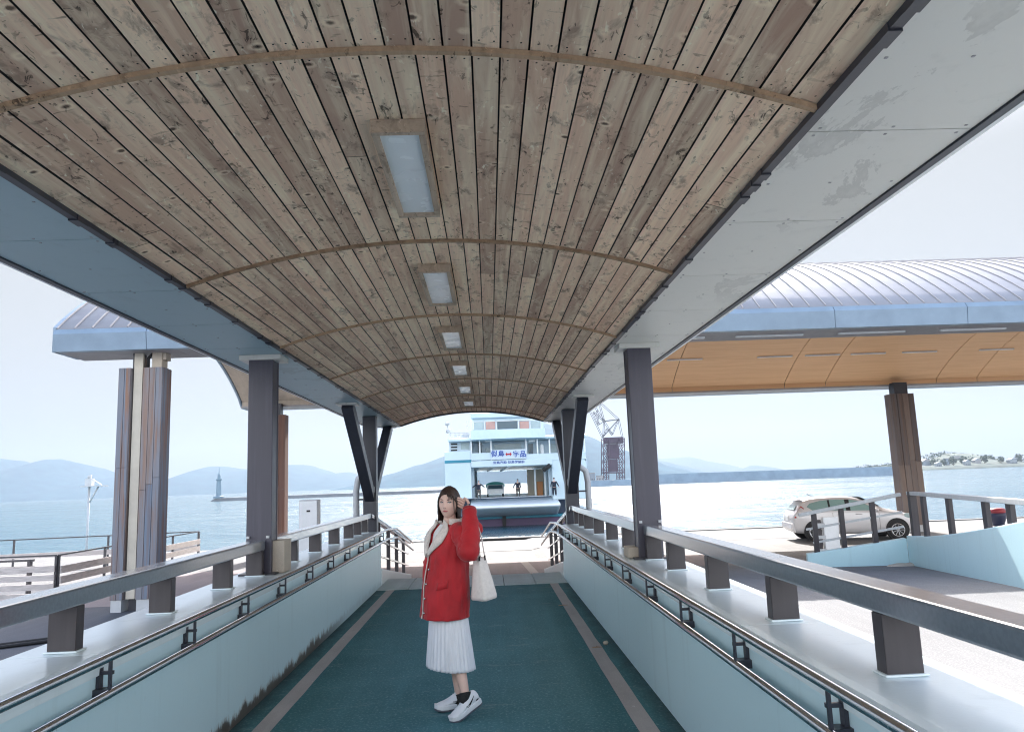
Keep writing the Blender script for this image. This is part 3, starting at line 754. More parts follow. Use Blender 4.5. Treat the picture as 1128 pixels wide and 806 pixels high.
t = thing('gate_pillar', 'pale flat pillar with clamps behind the low end of the ramp railing', 'pillar', (c.x, 20.5, -.7))
m = MB(); m.box(c.x-.2, c.x+.2, 20.45, 20.6, -.7, .36); m.build('panel', MT['white'], t, bevel=.01)
m = MB(); m.box(c.x-.36, c.x-.27, 20.45, 20.55, -.7, .30); m.build('post', MT['post'], t)
for z in (-.55, -.2, .12):
    m = MB(); m.box(c.x-.40, c.x-.19, 20.40, 20.45, z, z+.09); m.build('clamp', MT['grey'], t)
c = at(1099, 569, 28.6)
t = thing('mooring_bollard', 'squat navy mooring bollard with a red cap on the quay edge', 'bollard', (c.x, 28.6, -.7))
m = MB(); prof = [(.20, -.7), (.20, -.62), (.25, -.5), (.29, -.32), (.29, -.22)]
m.loft([[(c.x+r*math.cos(a), 28.6+r*math.sin(a), z) for a in [2*math.pi*j/18 for j in range(18)]] for r, z in prof]); m.build('body', simple('navy_paint', (.02, .028, .07), .4), t)
m = MB(); prof = [(.292, -.22), (.292, -.14), (.26, -.07), (.14, -.04)]
m.loft([[(c.x+r*math.cos(a), 28.6+r*math.sin(a), z) for a in [2*math.pi*j/18 for j in range(18)]] for r, z in prof]); m.build('cap', simple('red_paint', (.30, .03, .04), .4), t)
c = Vector((8.5, 15.9, -.42)); m = MB()
m.sphere(c, .36, .16, .07, 12, 6, fn=lambda d: 1+.3*mnoise.noise(d*2.2)); m.sphere(c+Vector((.25, -.05, 0)), .2, .12, .06, 10, 6, fn=lambda d: 1+.3*mnoise.noise(d*2.2+Vector((3, 0, 0))))
tag(m.build('concrete_rubble', MT['block']), 'small pale concrete rubble at the foot of the cyan ramp wall', 'rubble')

# ------------------------------------------------------------------ air, hills, far shore
n = NT('haze_air'); n.t.nodes.remove(n.b)
pv = n.add('ShaderNodeVolumePrincipled'); pv.inputs['Color'].default_value = (.305, .36, .435, 1); pv.inputs['Density'].default_value = HAZE_D; pv.inputs['Anisotropy'].default_value = .3
n.link(pv.outputs[0], n.n['Material Output'].inputs['Volume'])
mb = MB(); mb.box(-9400, 9400, -420, 9400, -6.2, 560)
hz = mb.build('haze', n.m); hz['kind'] = 'stuff'

def hill_mat(name, a, b):
    n = NT(name); f = n.noise(n.coord((.012, .012, .02)), 1.0, 6, .65); n.color(n.ramp(f, [(.35, a), (.65, b)])); n.rough(.95); n.b.inputs['Specular IOR Level'].default_value = .1; return n.m
MT['hill'] = hill_mat('wooded_hill', (.008, .050, .090), (.022, .085, .125))
def hills(name, prof, Y, depth, seed):
    """a ridge whose crest runs through the surveyed profile, with real slopes towards and away from us"""
    pts = [at(px, py, Y) for px, py in prof]
    xs_ = [p.x for p in pts]; zs_ = [p.z for p in pts]
    N, K = 150, 22; rows = []
    for k in range(K+1):
        u = k/K; row = []
        for i in range(N+1):
            x = xs_[0]+(xs_[-1]-xs_[0])*i/N
            j = max(q for q in range(len(xs_)-1) if xs_[q] <= x+1e-6)
            tt = (x-xs_[j])/(xs_[j+1]-xs_[j]); tt = tt*tt*(3-2*tt)*.5+tt*.5
            z = zs_[j]+(zs_[j+1]-zs_[j])*tt
            sh = math.sin(math.pi*min(1, u*.5/.5*.5+.0)) if u <= 1 else 0
            sh = (1-(1-u/.55)**2 if u < .55 else max(0, 1-((u-.55)/.45)**2))
            nz = mnoise.fractal(Vector((x/Y*14+seed, u*3.0, seed)), 1.0, 2.1, 5)
            hgt = (z-WZ)*max(0, sh)*(1+.10*nz)
            row.append((x, Y-depth*.55+depth*u+Y*.03*nz*.4, WZ-1+max(0, hgt)))
        rows.append(row)
    m = MB(); m.loft(rows, closed=False, smooth=True)
    return structure(m.build(name, MT['hill']))
hills('hills', [(392,543),(413,531),(440,520),(465,511),(490,503),(515,492),(545,476),(570,466),(590,465),(615,472),(640,481),(662,491),(681,497),(692,502),(712,511),(735,521),(760,530),(775,532.5)], 3300, 1500, 1.3)
hills('hills', [(-120,520),(-60,512),(-20,504),(0,506.6),(8,507),(23,516),(32,517),(40,513.7),(55,511.5),(62,513),(75,505.7),(86,508),(99,515.5),(115,523.5),(127,528),(140,526),(160,528),(180,529),(202,530.5),(218,523.7),(246,513),(262,515.5),(290,517),(321,512.3),(338,512.3),(355,516.6),(370,522),(383,520),(400,525),(440,538),(460,541)], 5600, 2200, 4.1)
hills('hills', [(700,512),(726,508),(745,513),(765,519),(785,519),(800,524),(812,527)], 5000, 1200, 7.7)
hills('hills', [(690,508),(728,505),(755,503),(775,508),(790,510.5),(810,518),(822,523),(850,524),(900,526)], 8300, 1800, 9.9)
hills('hills', [(805,522),(815,517.5),(830,512.5),(842,514),(852,520),(860,523)], 6200, 900, 12.2)
hills('hills', [(862,523),(880,518),(905,514.5),(930,515),(960,517),(1010,516),(1060,517),(1140,518)], 8300, 1500, 15.2)

MT['stone_far'] = simple('far_stone', (.16, .17, .18), .9, 0, .25, .15)
def at_sea(px, Y): 
    p = at(px, 540, Y); return p.x
# breakwater with lighthouse at left
t = thing('breakwater', 'low dark stone breakwater line on the water at left', 'breakwater', (at_sea(330, 420), 420, WZ))
m = MB(); xa, xb = at_sea(234, 420), at_sea(500, 420)
rows = []
for i in range(61):
    x = xa+(xb-xa)*i/60; j = .25*mnoise.noise(Vector((x*.15, 3, 0))); ed = .2 if i == 0 else 1
    rows.append([(x, 416, WZ-1), (x, 418, WZ+(1.7+j)*ed), (x, 423, WZ+(1.8+j)*ed), (x, 426, WZ-1)])
m.loft(rows, closed=False, smooth=False); m.build('embankment', MT['stone_far'], t)
lx0 = at_sea(241, 420)
t = thing('lighthouse', 'slim grey blue lighthouse tower on the tip of the left breakwater', 'lighthouse', (lx0, 420, WZ+1.7))
def lathe(m, cx, cy, prof, n=16, mi=0): m.loft([[(cx+r*math.cos(2*math.pi*j/n), cy+r*math.sin(2*math.pi*j/n), z) for j in range(n)] for r, z in prof], mi, True, False)
MT['far_blue'] = simple('lighthouse_paint', (.20, .29, .36), .6, 0, .1, .3)
m = MB(); z = WZ+1.6; lathe(m, lx0, 420, [(2.7, z), (2.7, z+1.0), (1.45, z+1.3), (1.15, z+9.3), (1.6, z+9.7), (1.6, z+10.3)]); m.build('tower', MT['far_blue'], t)
m = MB(); lathe(m, lx0, 420, [(.8, z+10.3), (.8, z+12.2), (1.0, z+12.3), (.2, z+13.6), (.1, z+16.2)]); m.build('lantern', MT['far_blue'], t)
# long sea wall at right
t = thing('sea_wall', 'long straight blue grey sea wall across the water at right', 'sea wall', (at_sea(850, 430), 430, WZ))
m = MB(); rows = []
for i in range(31):
    px = 640+(1004-640)*i/30; x = at_sea(px, 430); zt = at(px, 526.5-(px-640)*.0305 if px > 718 else 530.0, 430).z
    zt = 1.6+ (3.1 if px > 722 else .8)*(1-.25*(px-640)/360)-1.6
    rows.append([(x, 426, WZ-1), (x, 427, zt), (x, 432, zt), (x, 436, WZ-1)])
m.loft(rows, closed=False, smooth=False); m.build('embankment', simple('sea_wall_concrete', (.24, .32, .40), .9, 0, .15, .2), t)
# crane
cy_ = 640
def cp(px, py, d=0): p = at(px, py, cy_); return Vector((p.x, cy_+d, p.z))
MT['crane'] = simple('crane_paint', (.085, .055, .085), .8, 0, .2, .1, spec=0)
MT['crane2'] = simple('crane_steel', (.04, .038, .055), .8, 0, .2, .1, spec=0)
t = thing('harbour_crane', 'tall lattice jib crane on the far quay beside the right columns', 'crane', (cp(675, 535).x, cy_, WZ))
def zpx(x, y): return (600+x/5.04, 440+y/5.04)
def P3(x, y, d): return cp(*zpx(x, y), d)
m = MB()
J = [(250,55),(300,10),(410,110),(375,195),(325,205),(330,120),(345,160),(430,215),(365,150)]
for d in (-3.5, 3.5):
    for (x0, y0), (x1, y1) in [((322,212),(215,-10)),((325,205),(330,120)),((330,120),(240,-20)),((300,10),(410,110)),((250,-40),(300,10)),((410,110),(375,195)),((410,110),(432,215)),((330,120),(410,110)),((330,120),(375,195)),((325,205),(410,110)),((322,212),(345,160)),((270,70),(330,120)),((300,140),(330,120)),((300,140),(270,70)),((345,160),(375,195)),((290,60),(300,140)),((300,10),(330,120))]:
        m.tube([P3(x0, y0, d), P3(x1, y1, d)], .2, 5)
for x, y in ((410,110),(330,120),(375,195),(322,212),(300,10),(270,70),(300,140)):
    m.tube([P3(x, y, -3.5), P3(x, y, 3.5)], .18, 5)
m.build('jib', MT['crane2'], t)
m = MB(); a, b = P3(330, 245, 0), P3(432, 208, 0); m.box(a.x, b.x, cy_-4.5, cy_+4.5, a.z, b.z)
a, b = P3(352, 330, 0), P3(405, 245, 0); m.box(a.x, b.x, cy_-3, cy_+3, a.z, b.z); m.build('machine_house', MT['crane'], t)
m = MB(); a, b = P3(355, 400, 0), P3(402, 330, 0); m.box(a.x, b.x, cy_-2.5, cy_+2.5, a.z, b.z); m.build('centre_post', MT['crane'], t)
m = MB()
for d in (-6, 6):
    for xx in (322, 352, 405, 436):
        m.tube([P3(xx, 215, d), P3(xx+ (2 if xx > 380 else -2), 475, d)], .38, 5)
    ysq = [215, 255, 300, 345, 390, 430, 470]
    for y0, y1 in zip(ysq, ysq[1:]):
        for xa, xb in ((322, 352), (405, 436)):
            m.tube([P3(xa, y0, d), P3(xb, y1, d)], .22, 5); m.tube([P3(xb, y0, d), P3(xa, y1, d)], .22, 5); m.tube([P3(xa, y1, d), P3(xb, y1, d)], .22, 5)
    m.tube([P3(322, 405, d), P3(436, 405, d)], .5, 5)
m.build('lattice_legs', MT['crane'], t)
mb = MB(); xa, xb = at_sea(640, 620), at_sea(726, 620); mb.box(xa, xb, 600, 720, WZ-1, WZ+2.2)
structure(mb.build('far_quay', MT['stone_far'], bevel=.2))
MT['bld'] = [simple('far_building_a', (.30, .33, .36), .8, 0, .1, .1), simple('far_building_b', (.27, .31, .36), .8, 0, .1, .1), simple('far_building_c', (.36, .35, .36), .8, 0, .1, .1)]
MT['far_glass'] = simple('far_windows', (.06, .08, .10), .3, 0, .1, .1)
def shed(px, wpx, hpx, Y, base, lab, k, gable=False):
    c = at(px, 535, Y); s = Y/836.2; t = thing('building', lab, 'building', (c.x, Y, base))
    m = MB(); w2 = wpx*s/2; h = hpx*s; dep = wpx*s*.8
    m.box(c.x-w2, c.x+w2, Y-dep/2, Y+dep/2, base-.5, base+h); m.build('wall', MT['bld'][k % 3], t)
    m = MB()
    nf = max(2, int(wpx/1.6))
    for f in range(max(1, int(h/4))):
        for i in range(nf):
            x = c.x-w2+(i+.3)*2*w2/nf; m.box(x, x+.4*2*w2/nf, Y-dep/2-.06, Y-dep/2-.003, base+1.2+f*4*.85, base+2.6+f*4*.85)
    m.build('window', MT['far_glass'], t)
    m = MB()
    if gable: m.loft([[(c.x-w2-.5, y, base+h+.003), (c.x, y, base+h*1.4), (c.x+w2+.5, y, base+h+.003)] for y in (Y-dep/2-.5, Y+dep/2+.5)], smooth=False)
    else: m.box(c.x-w2-.3, c.x+w2+.3, Y-dep/2-.3, Y+dep/2+.3, base+h+.003, base+h+.5)
    m.build('roof', MT['bld'][(k+1) % 3], t)
shed(651, 9, 9, 650, WZ+2.2, 'pale low quayside building just right of the right branching column', 1)
shed(700, 6, 11, 690, WZ+2.2, 'grey block on the far quay to the right of the crane', 1)
shed(711, 9, 6, 660, WZ+2.2, 'low pale shed at the right end of the far quay', 0, True)
shed(661, 7, 6, 612, WZ+2.2, 'small flat building at the left foot of the crane', 2)
# island shore at right
IY = 900
mb = MB(); rows = []
for i in range(91):
    px = 985+(1200-985)*i/90; x = at(px, 520, IY).x; f = min(1, i/9)
    e = 2.6*f+3.5*max(0, mnoise.noise(Vector((i*.11, 2, 0))))*f; hh = 15*math.exp(-((px-1108)/26)**2)
    rows.append([(x, IY-26, WZ-.5), (x, IY-22, WZ+1.9*f), (x, IY+10, WZ+e+2*f), (x, IY+70, WZ+e+3+hh*.9), (x, IY+110, WZ+e+3+hh), (x, IY+190, WZ-1)])
mb.loft(rows, closed=False, smooth=True); structure(mb.build('island_shore', simple('island_ground', (.07, .095, .085), .95, 0, .35, .06)))
for px, wp, hp, dy, lab, k, gb in [(1022, 9, 7, 40, 'long pale house near the left tip of the island', 1, True), (1036, 6, 4, 5, 'small white shed low on the island shore', 0, True), (1046, 5, 9, 30, 'grey block in the middle of the island', 1, False),
        (1057, 8, 11, 60, 'tallest pale building rising behind the island trees', 2, False), (1068, 6, 5, 6, 'white boathouse on the island shore', 0, True), (1079, 7, 6, 14, 'pale house below the green island hill', 2, True), (1118, 8, 5, 8, 'low white house at the right end of the island', 0, True)]:
    shed(px, wp, hp, IY+dy, WZ+3, lab, k, gb)
MT['leaf'] = simple('far_leaf', (.06, .09, .065), .9, 0, .35, .25); MT['bark'] = simple('bark', (.10, .075, .055), .9)
def far_tree(px, dy, hgt, lab, seed):
    rt = random.Random(seed); Y = IY+dy; x = at(px, 520, Y).x; b = WZ+3.5
    t = thing('tree', lab, 'tree', (x, Y, b), 'trees on the island')
    m = MB(); m.tube([(x, Y, b-1), (x+.2, Y, b+hgt*.4), (x, Y, b+hgt*.7)], [.5, .35, .15], 6); m.build('trunk', MT['bark'], t)
    m = MB()
    for k in range(170):
        d = Vector((rt.gauss(0, 1), rt.gauss(0, 1), rt.gauss(0, 1))); d.normalize(); d *= rt.random()**.45
        c = Vector((x+d.x*hgt*.42, Y+d.y*hgt*.42, b+hgt*.62+d.z*hgt*.42))
        a1 = Vector((rt.uniform(-1, 1), rt.uniform(-1, 1), rt.uniform(-1, 1))).normalized()*hgt*.085; a2 = a1.orthogonal().normalized()*hgt*.085
        m.quad(c-a1, c+a2, c+a1, c-a2)
    m.build('crown', MT['leaf'], t)
for i, (px, dy, hg, lab) in enumerate([(1015, 25, 8, 'small tree at the left tip of the island'), (1030, 30, 10, 'bushy tree between the pale house and the white island shed'), (1041, 12, 9, 'low tree left of the grey island block'), (1051, 8, 11, 'broad tree in front of the tallest island building'),
        (1063, 26, 12, 'tall tree just right of the tallest island building'), (1073, 28, 10, 'round tree above the white boathouse'), (1086, 14, 12, 'dark tree at the left foot of the green island hill'), (1094, 40, 12, 'tree halfway up the green island hill'), (1104, 12, 10, 'tree on the shore below the green island hill'), (1125, 26, 12, 'tree at the right edge of the island')]):
    far_tree(px, dy, hg, lab, i)
mb = MB(); rt = random.Random(77)
for k in range(2600):
    px = 1004+rt.random()**.9*150; x = at(px, 520, IY).x; dep = rt.uniform(45, 150); hh = 15*math.exp(-((px-1108)/26)**2)
    z = WZ+5+hh*min(1, dep/110)*.95+rt.uniform(0, 5.5)*(.6+.8*mnoise.noise(Vector((px*.16, dep*.05, 0)))); c = Vector((x, IY+dep, z))
    a1 = Vector((rt.uniform(-1, 1), rt.uniform(-1, 1), rt.uniform(-1, 1))).normalized()*1.25; a2 = a1.orthogonal().normalized()*1.1
    mb.quad(c-a1, c+a2, c+a1, c-a2)
o = mb.build('island_scrub', MT['leaf']); tag(o, 'mass of scrub and small trees covering the island behind the houses', 'scrub'); o['kind'] = 'stuff'

# ------------------------------------------------------------------ figures
def skin_mesh(joints, edges, root=0, sub=2, smooth=True):
    """one continuous body grown over a skeleton: joints = [(x, y, z, rx, ry)]"""
    me = bpy.data.meshes.new('skeleton'); me.from_pydata([j[:3] for j in joints], edges, [])
    o = bpy.data.objects.new('skeleton', me); COL.objects.link(o)
    sk = o.modifiers.new('skin', 'SKIN'); sk.use_smooth_shade = True
    if not me.skin_vertices:
        bm = bmesh.new(); bm.from_mesh(me); bm.verts.layers.skin.verify(); bm.to_mesh(me); bm.free()
    for i, j in enumerate(joints):
        d = me.skin_vertices[0].data[i]; d.radius = (j[3], j[4] if len(j) > 4 else j[3]); d.use_root = (i == root)
    ss = o.modifiers.new('ss', 'SUBSURF'); ss.levels = sub; ss.render_levels = sub
    bpy.context.view_layer.update()
    dg = bpy.context.evaluated_depsgraph_get()
    out = bpy.data.meshes.new_from_object(o.evaluated_get(dg))
    bpy.data.objects.remove(o); bpy.data.meshes.remove(me)
    vs = [tuple(v.co) for v in out.vertices]; fs = [tuple(p.vertices) for p in out.polygons]
    bpy.data.meshes.remove(out)
    return vs, fs
def add_raw(m, vs, fs, mi=0):
    n0 = len(m.v); m.v += vs
    for f in fs: m.f.append(tuple(n0+i for i in f)); m.m.append(mi); m.rnd.append(0.0); m.sm.append(True)

MT['skin'] = simple('skin', (.68, .46, .39), .5, 0, .04, 30)
MT['navy'] = simple('navy_cloth', (.020, .024, .042), .85, 0, .2, 20)
MT['greycloth'] = simple('grey_cloth', (.10, .095, .09), .85, 0, .2, 20)
MT['hair'] = None
n = NT('dark_hair'); st = n.noise(n.coord((90, 90, 6)), 1.0, 4, .6)
n.color(n.ramp(st, [(.3, (.014, .009, .008)), (.75, (.075, .043, .034))])); n.rough(.42); n.bump(st, .4, .004); MT['hair'] = n.m

def crew(loc, lab, arms, lean=0.0, jm='navy', tm='navy', cap=False):
    """small standing figure: arms = [(elbow, wrist) offsets] for the two arms"""
    x, y, z = loc
    t = thing('person', lab, 'person', loc)
    def J(px, py, pz, r): return (x+px+lean*pz*.12, y+py, z+pz, r)
    jt = [J(0, 0, .93, .12), J(0, 0, 1.15, .125), J(0, 0, 1.35, .13), J(0, 0, 1.46, .06), J(0, -.01, 1.54, .055)]
    ed = [(0, 1), (1, 2), (2, 3), (3, 4)]
    for s, k in ((-1, 5), (1, 8)):
        jt += [J(s*.10, 0, .86, .09), J(s*.12, -.02*s, .48, .06), J(s*.14, 0, .09, .045)]; ed += [(0, k), (k, k+1), (k+1, k+2)]
    for i, (e, w_) in enumerate(arms):
        s = -1 if i == 0 else 1; k = len(jt)
        jt += [J(s*.19, 0, 1.36, .055), J(e[0], e[1], e[2], .045), J(w_[0], w_[1], w_[2], .033)]; ed += [(2, k), (k, k+1), (k+1, k+2)]
    m = MB(); add_raw(m, *skin_mesh(jt, ed, 0, 1))
    hx = x+lean*1.62*.12
    m.sphere((hx, y-.01, z+1.64), .078, .095, .115, 12, 8)
    for e, w_ in arms:
        for q in range(4):
            a = Vector((x+w_[0]+lean*w_[2]*.12, y+w_[1], z+w_[2])); d = (Vector(w_)-Vector(e)).normalized()
            o = Vector((.012*(q-1.5), -.012*abs(q-1.5), 0)); m.tube([a+o, a+o+d*.08, a+o+d*(.15-.01*abs(q-1.5))], [.016, .013, .009], 5)
    m.build('body', MT['skin'], t)
    m = MB(); jt2 = [J(0, 0, .84, .20), J(0, 0, 1.08, .20), J(0, 0, 1.34, .20), J(0, 0, 1.44, .09)]; ed2 = [(0, 1), (1, 2), (2, 3)]
    for i, (e, w_) in enumerate(arms):
        s = -1 if i == 0 else 1; k = len(jt2)
        jt2 += [J(s*.20, 0, 1.36, .078), J(e[0], e[1], e[2], .066), J(w_[0], w_[1], w_[2], .052)]; ed2 += [(2, k), (k, k+1), (k+1, k+2)]
    add_raw(m, *skin_mesh(jt2, ed2, 1, 1)); m.build('jacket', MT[jm], t)
    m = MB(); jt3 = [J(0, 0, .90, .15)]; ed3 = []
    for s, k in ((-1, 1), (1, 4)):
        jt3 += [J(s*.10, 0, .80, .13), J(s*.12, -.02*s, .46, .108), J(s*.14, 0, .07, .09)]; ed3 += [(0, k), (k, k+1), (k+1, k+2)]
    add_raw(m, *skin_mesh(jt3, ed3, 0, 1)); m.build('trousers', MT[tm], t)
    m = MB()
    for s in (-1, 1):
        c = J(s*.14, -.05, .04, 0); m.sphere(c[:3], .05, .13, .045, 10, 6)
    m.build('shoes', MT['rubber'], t)
    m = MB(); m.sphere((hx, y+.0, z+1.69), .088, .102, .085, 12, 8); m.build('cap' if cap else 'hair', MT['navy'] if cap else MT['hair'], t)
    return t

# ------------------------------------------------------------------ ferry
FY = 75.0; FS = 74.6/836.2
MT['f_white'] = simple('ferry_white', (.80, .84, .86), .4, 0, .08, .4)
MT['f_pale'] = simple('ferry_pale_blue', (.58, .71, .78), .4, 0, .07, .3)
MT['f_wall'] = simple('ferry_recess', (.50, .60, .67), .55, 0, .1, .5)
MT['f_teal'] = simple('ferry_teal', (.02, .22, .32), .45, 0, .15, .5)
MT['f_navy'] = simple('ferry_navy', (.012, .035, .085), .4, 0, .2, .5)
MT['f_purple'] = simple('ferry_antifoul', (.09, .06, .13), .6, 0, .25, .5)
MT['f_glass'] = simple('ferry_glass', (.05, .10, .13), .08, 0, .2, .5)
MT['f_glass_p'] = simple('ferry_glass_pale', (.32, .42, .44), .12, 0, .2, .5)
MT['f_glass_r'] = simple('ferry_glass_warm', (.46, .27, .24), .15, 0, .2, .5)
MT['f_beige'] = simple('ferry_beige', (.58, .52, .42), .6, 0, .1, .5)
MT['f_orange'] = simple('ferry_orange', (.55, .22, .07), .5, 0, .15, 1)
MT['banner'] = simple('banner_cloth', (.60, .70, .82), .7, 0, .05, 1)
MT['ink_blue'] = simple('ink_blue', (.015, .07, .36), .6, 0, .05, 1)
MT['ink_red'] = simple('ink_red', (.48, .03, .05), .6, 0, .05, 1)
fc = at(566, 540, FY)
fe = thing('ferry', 'white and pale blue car ferry with lowered bow ramp and wheelhouse on top', 'ferry', (fc.x, FY+15, WZ))
def fb(m, x0, y0, x1, y1, d0, d1, mi=0):
    c = at((x0+x1)/2, (y0+y1)/2, FY); hw, hh = (x1-x0)/2*FS, (y1-y0)/2*FS
    m.box(c.x-hw, c.x+hw, FY+d0, FY+d1, c.z-hh, c.z+hh, mi)
def fpart(name, mat, rects, bevel=0):
    m = MB()
    for r in rects: fb(m, *r)
    return m.build(name, mat, fe, bevel=bevel)
fz = lambda px, py: at(px, py, FY).z
fx = lambda px: at(px, 530, FY).x
XL, XR = fx(500), fx(641)
def hull_band(name, mat, za, zb, dx, dy):
    m = MB(); xm = (XL+XR)/2; w2 = (XR-XL)/2+dx
    def ring(z, k): return [(xm-w2*k, FY+2.6+dy, z), (xm+w2*k, FY+2.6+dy, z), (xm+w2, FY+8, z), (xm+w2, FY+33, z), (xm-w2, FY+33, z), (xm-w2, FY+8, z)]
    m.loft([ring(za, .90), ring(zb, .93)], smooth=False); return m.build(name, mat, fe, bevel=.05)
dk = fz(566, 547.5)
zA, zB, zC, zD = fz(566, 580)-.6, fz(566, 572), fz(566, 568.5), dk-.05
hull_band('antifouling_band', MT['f_purple'], zA, zB, 0, 0); hull_band('rubbing_band', MT['f_teal'], zB+.003, zC, .1, -.15); hull_band('hull', MT['f_navy'], zC+.003, zD, 0, 0)
m = MB(); c = at(556, 574, FY); m.box(c.x-.18, c.x+.18, FY+2.2, FY+2.58, zA+.6, zC); m.build('stem_fender', MT['rubber'], fe)
# bow ramp
m = MB(); ramp = [(FY+4, dk+.02), (FY-1.7, dk-.66), (FY-1.95, dk-.74), (FY-2.0, dk-.86), (FY-1.75, dk-.98), (FY-.4, dk-1.35), (FY+1.2, dk-1.75), (FY+2.55, dk-1.9), (FY+2.55, dk-.4), (FY+4, dk-.25)]
xa, xb = fx(515), fx(617)
m.loft([[(xa+.25, y, z) for y, z in ramp], [(xa+.5, y, z) for y, z in ramp], [(xb-.5, y, z) for y, z in ramp], [(xb-.25, y, z) for y, z in ramp]], smooth=True); m.build('bow_ramp', MT['f_white'], fe)
# vehicle deck tunnel and towers
m = MB(); m.box(fx(500), fx(641), FY+2.7, FY+32, dk-.2, dk); m.build('vehicle_deck', MT['f_white'], fe)
fpart('side_tower', MT['f_pale'], [(490, 497, 519, 549, .5, 32)], .06); fpart('side_tower', MT['f_pale'], [(609, 505, 648, 549, .5, 32)], .06)
fpart('tower_stripe', MT['f_teal'], [(489.6, 506.5, 519.2, 509.5, .44, 20)])
fpart('deck_beam', MT['f_pale'], [(519, 506, 609, 513, .4, 32)], .05)
fpart('gangway_panel', MT['f_beige'], [(586, 515, 606, 546, 9, 9.4)])
fpart('locker', MT['f_orange'], [(596, 530, 603, 546.5, 6, 7)], .05)
fpart('door_frame', MT['f_white'], [(592, 514, 594, 547, 5, 5.3), (603.5, 514, 605.5, 547, 5, 5.3)])
m = MB()
for px in (522, 537, 552): 
    a, b = at(px, 518, FY+3), at(px+11, 512.5, FY); m.tube([(a.x, FY+6, a.z), (b.x, FY+.6, b.z)], .09, 6)
m.build('deck_strut', MT['f_white'], fe)
for px, dd in [(px, dd) for px in (520.5, 607.5) for dd in (2, 6, 11, 17, 24)]:
    m = MB(); c = at(px, 530, FY); m.box(c.x-.12, c.x+.12, FY+dd, FY+dd+.2, dk, fz(px, 513)); m.build('deck_frame', MT['f_wall'], fe)
# passenger deck
fpart('deckhouse', MT['f_wall'], [(519, 484, 620, 506, 3.2, 22)]); fpart('deckhouse', MT['f_wall'], [(494, 483, 519, 497, 1.4, 22)], .05); fpart('deckhouse', MT['f_pale'], [(620, 484, 646, 505, 2.2, 22)], .05)
for y in (487.5, 491, 494.3): fpart('louvre', MT['rubber'], [(496, y, 503, y+1.5, 1.34, 1.42)])
fpart('window', MT['f_glass'], [(526, 486, 530.5, 505, 3.1, 3.22)]); fpart('window', MT['f_glass_p'], [(535, 492, 539.5, 503, 3.1, 3.22)]); fpart('window', MT['f_glass_p'], [(507, 487, 516, 494, 1.34, 1.42)])
fpart('window', MT['f_glass_p'], [(545, 487, 576, 497, 3.1, 3.22)]); fpart('window', MT['f_glass'], [(584, 487, 589, 500, 3.1, 3.22)]); fpart('window', MT['f_glass_p'], [(610, 487, 617, 500, 3.1, 3.22)])
fpart('stanchion', MT['f_white'], [(px-.7, 483, px+.7, 507, .5, .65) for px in (519, 528.5, 541, 580, 592.5, 606, 620, 645)])
fpart('life_raft', MT['f_white'], [(596, 488, 600.5, 502, 1.4, 2.2)], .25)
fpart('bulwark', MT['f_pale'], [(519, 498.5, 541, 506.5, .45, .6), (580, 498.5, 646, 506.5, .45, .6)], .03)
fpart('deck_lamp', MT['white'], [(507, 484, 514, 486, .9, 1.2), (534, 484, 541, 486, 1.0, 1.3), (583, 484, 590, 486, 1.0, 1.3)])
fpart('roof_deck', MT['f_pale'], [(493, 480.5, 647, 483.5, .3, 24)], .05)
m = MB()
a, b = at(519, 482, FY), at(601, 482, FY)
m.loft([[(x, FY-.15-.7*math.sin(math.pi*i/12), fz(560, 483)-(x-fx(560))*0), (x, FY+1.4, fz(560, 483)), (x, FY+1.4, fz(560, 472.5)), (x, FY+.25-.5*math.sin(math.pi*i/12), fz(560, 472.5))] for i, x in [(i, a.x+(b.x-a.x)*i/12) for i in range(13)]], smooth=False, caps=True)
m.build('bridge_front', MT['f_pale'], fe)
fpart('wheelhouse', MT['f_pale'], [(520, 458, 600, 473, 1.5, 9)], .06)
fpart('wheelhouse_roof', MT['f_pale'], [(518, 452.5, 603, 458.5, 1.0, 9.5)], .08)
for x0, x1, mt in ((522, 532.5, 'f_glass_p'), (535, 545.5, 'f_glass_r'), (548, 570.5, 'f_glass'), (573, 583.5, 'f_glass_r'), (586, 596, 'f_glass_p')):
    f = fpart('window', MT[mt], [(x0, 462.5, x1, 471.5, 1.42, 1.52)])
fpart('window_frame', MT['f_white'], [(x-.5, 462, x+.5, 472, 1.36, 1.46) for x in (521.4, 533.7, 546.7, 571.7, 584.7, 597)]+[(521, 471.6, 597, 472.4, 1.36, 1.46), (521, 461.7, 597, 462.4, 1.36, 1.46)])
m = MB()
for i in range(6): fb(m, 496+i*4.6, 476, 496.5+i*4.6, 481, .6, .66)
for y in (476, 478.4): fb(m, 496, y, 520, y+.5, .6, .66)
fb(m, 499, 477.5, 503, 480.7, 1.5, 2.5); fb(m, 508, 476.5, 516, 480.7, 1.5, 2.5); m.build('roof_rail', MT['grey'], fe)
m = MB(); p = [at(x, y, FY) for x, y in ((497, 481), (494, 474), (492, 466))]; m.tube([(q.x, FY+1, q.z) for q in p], .06, 6); q = p[1]; m.sphere((q.x-.05, FY+1, q.z), .28, .2, .25, 8, 6); q = p[2]; m.sphere((q.x, FY+1, q.z), .22, .2, .2, 8, 6); m.build('loudspeaker_mast', MT['grey'], fe)
m = MB()
for y in (460, 466): fb(m, 514, y, 520, y+.6, 3, 3.1); fb(m, 514, y, 514.6, y+3, 3, 3.1)
m.build('wing_rail', MT['f_white'], fe)
m = MB(); c = at(602, 515.5, FY); m.tube([(c.x-.35, FY+.1, c.z-.2), (c.x+.4, FY+.1, c.z+.3)], .22, 8); m.build('deck_floodlight', MT['rubber'], fe)
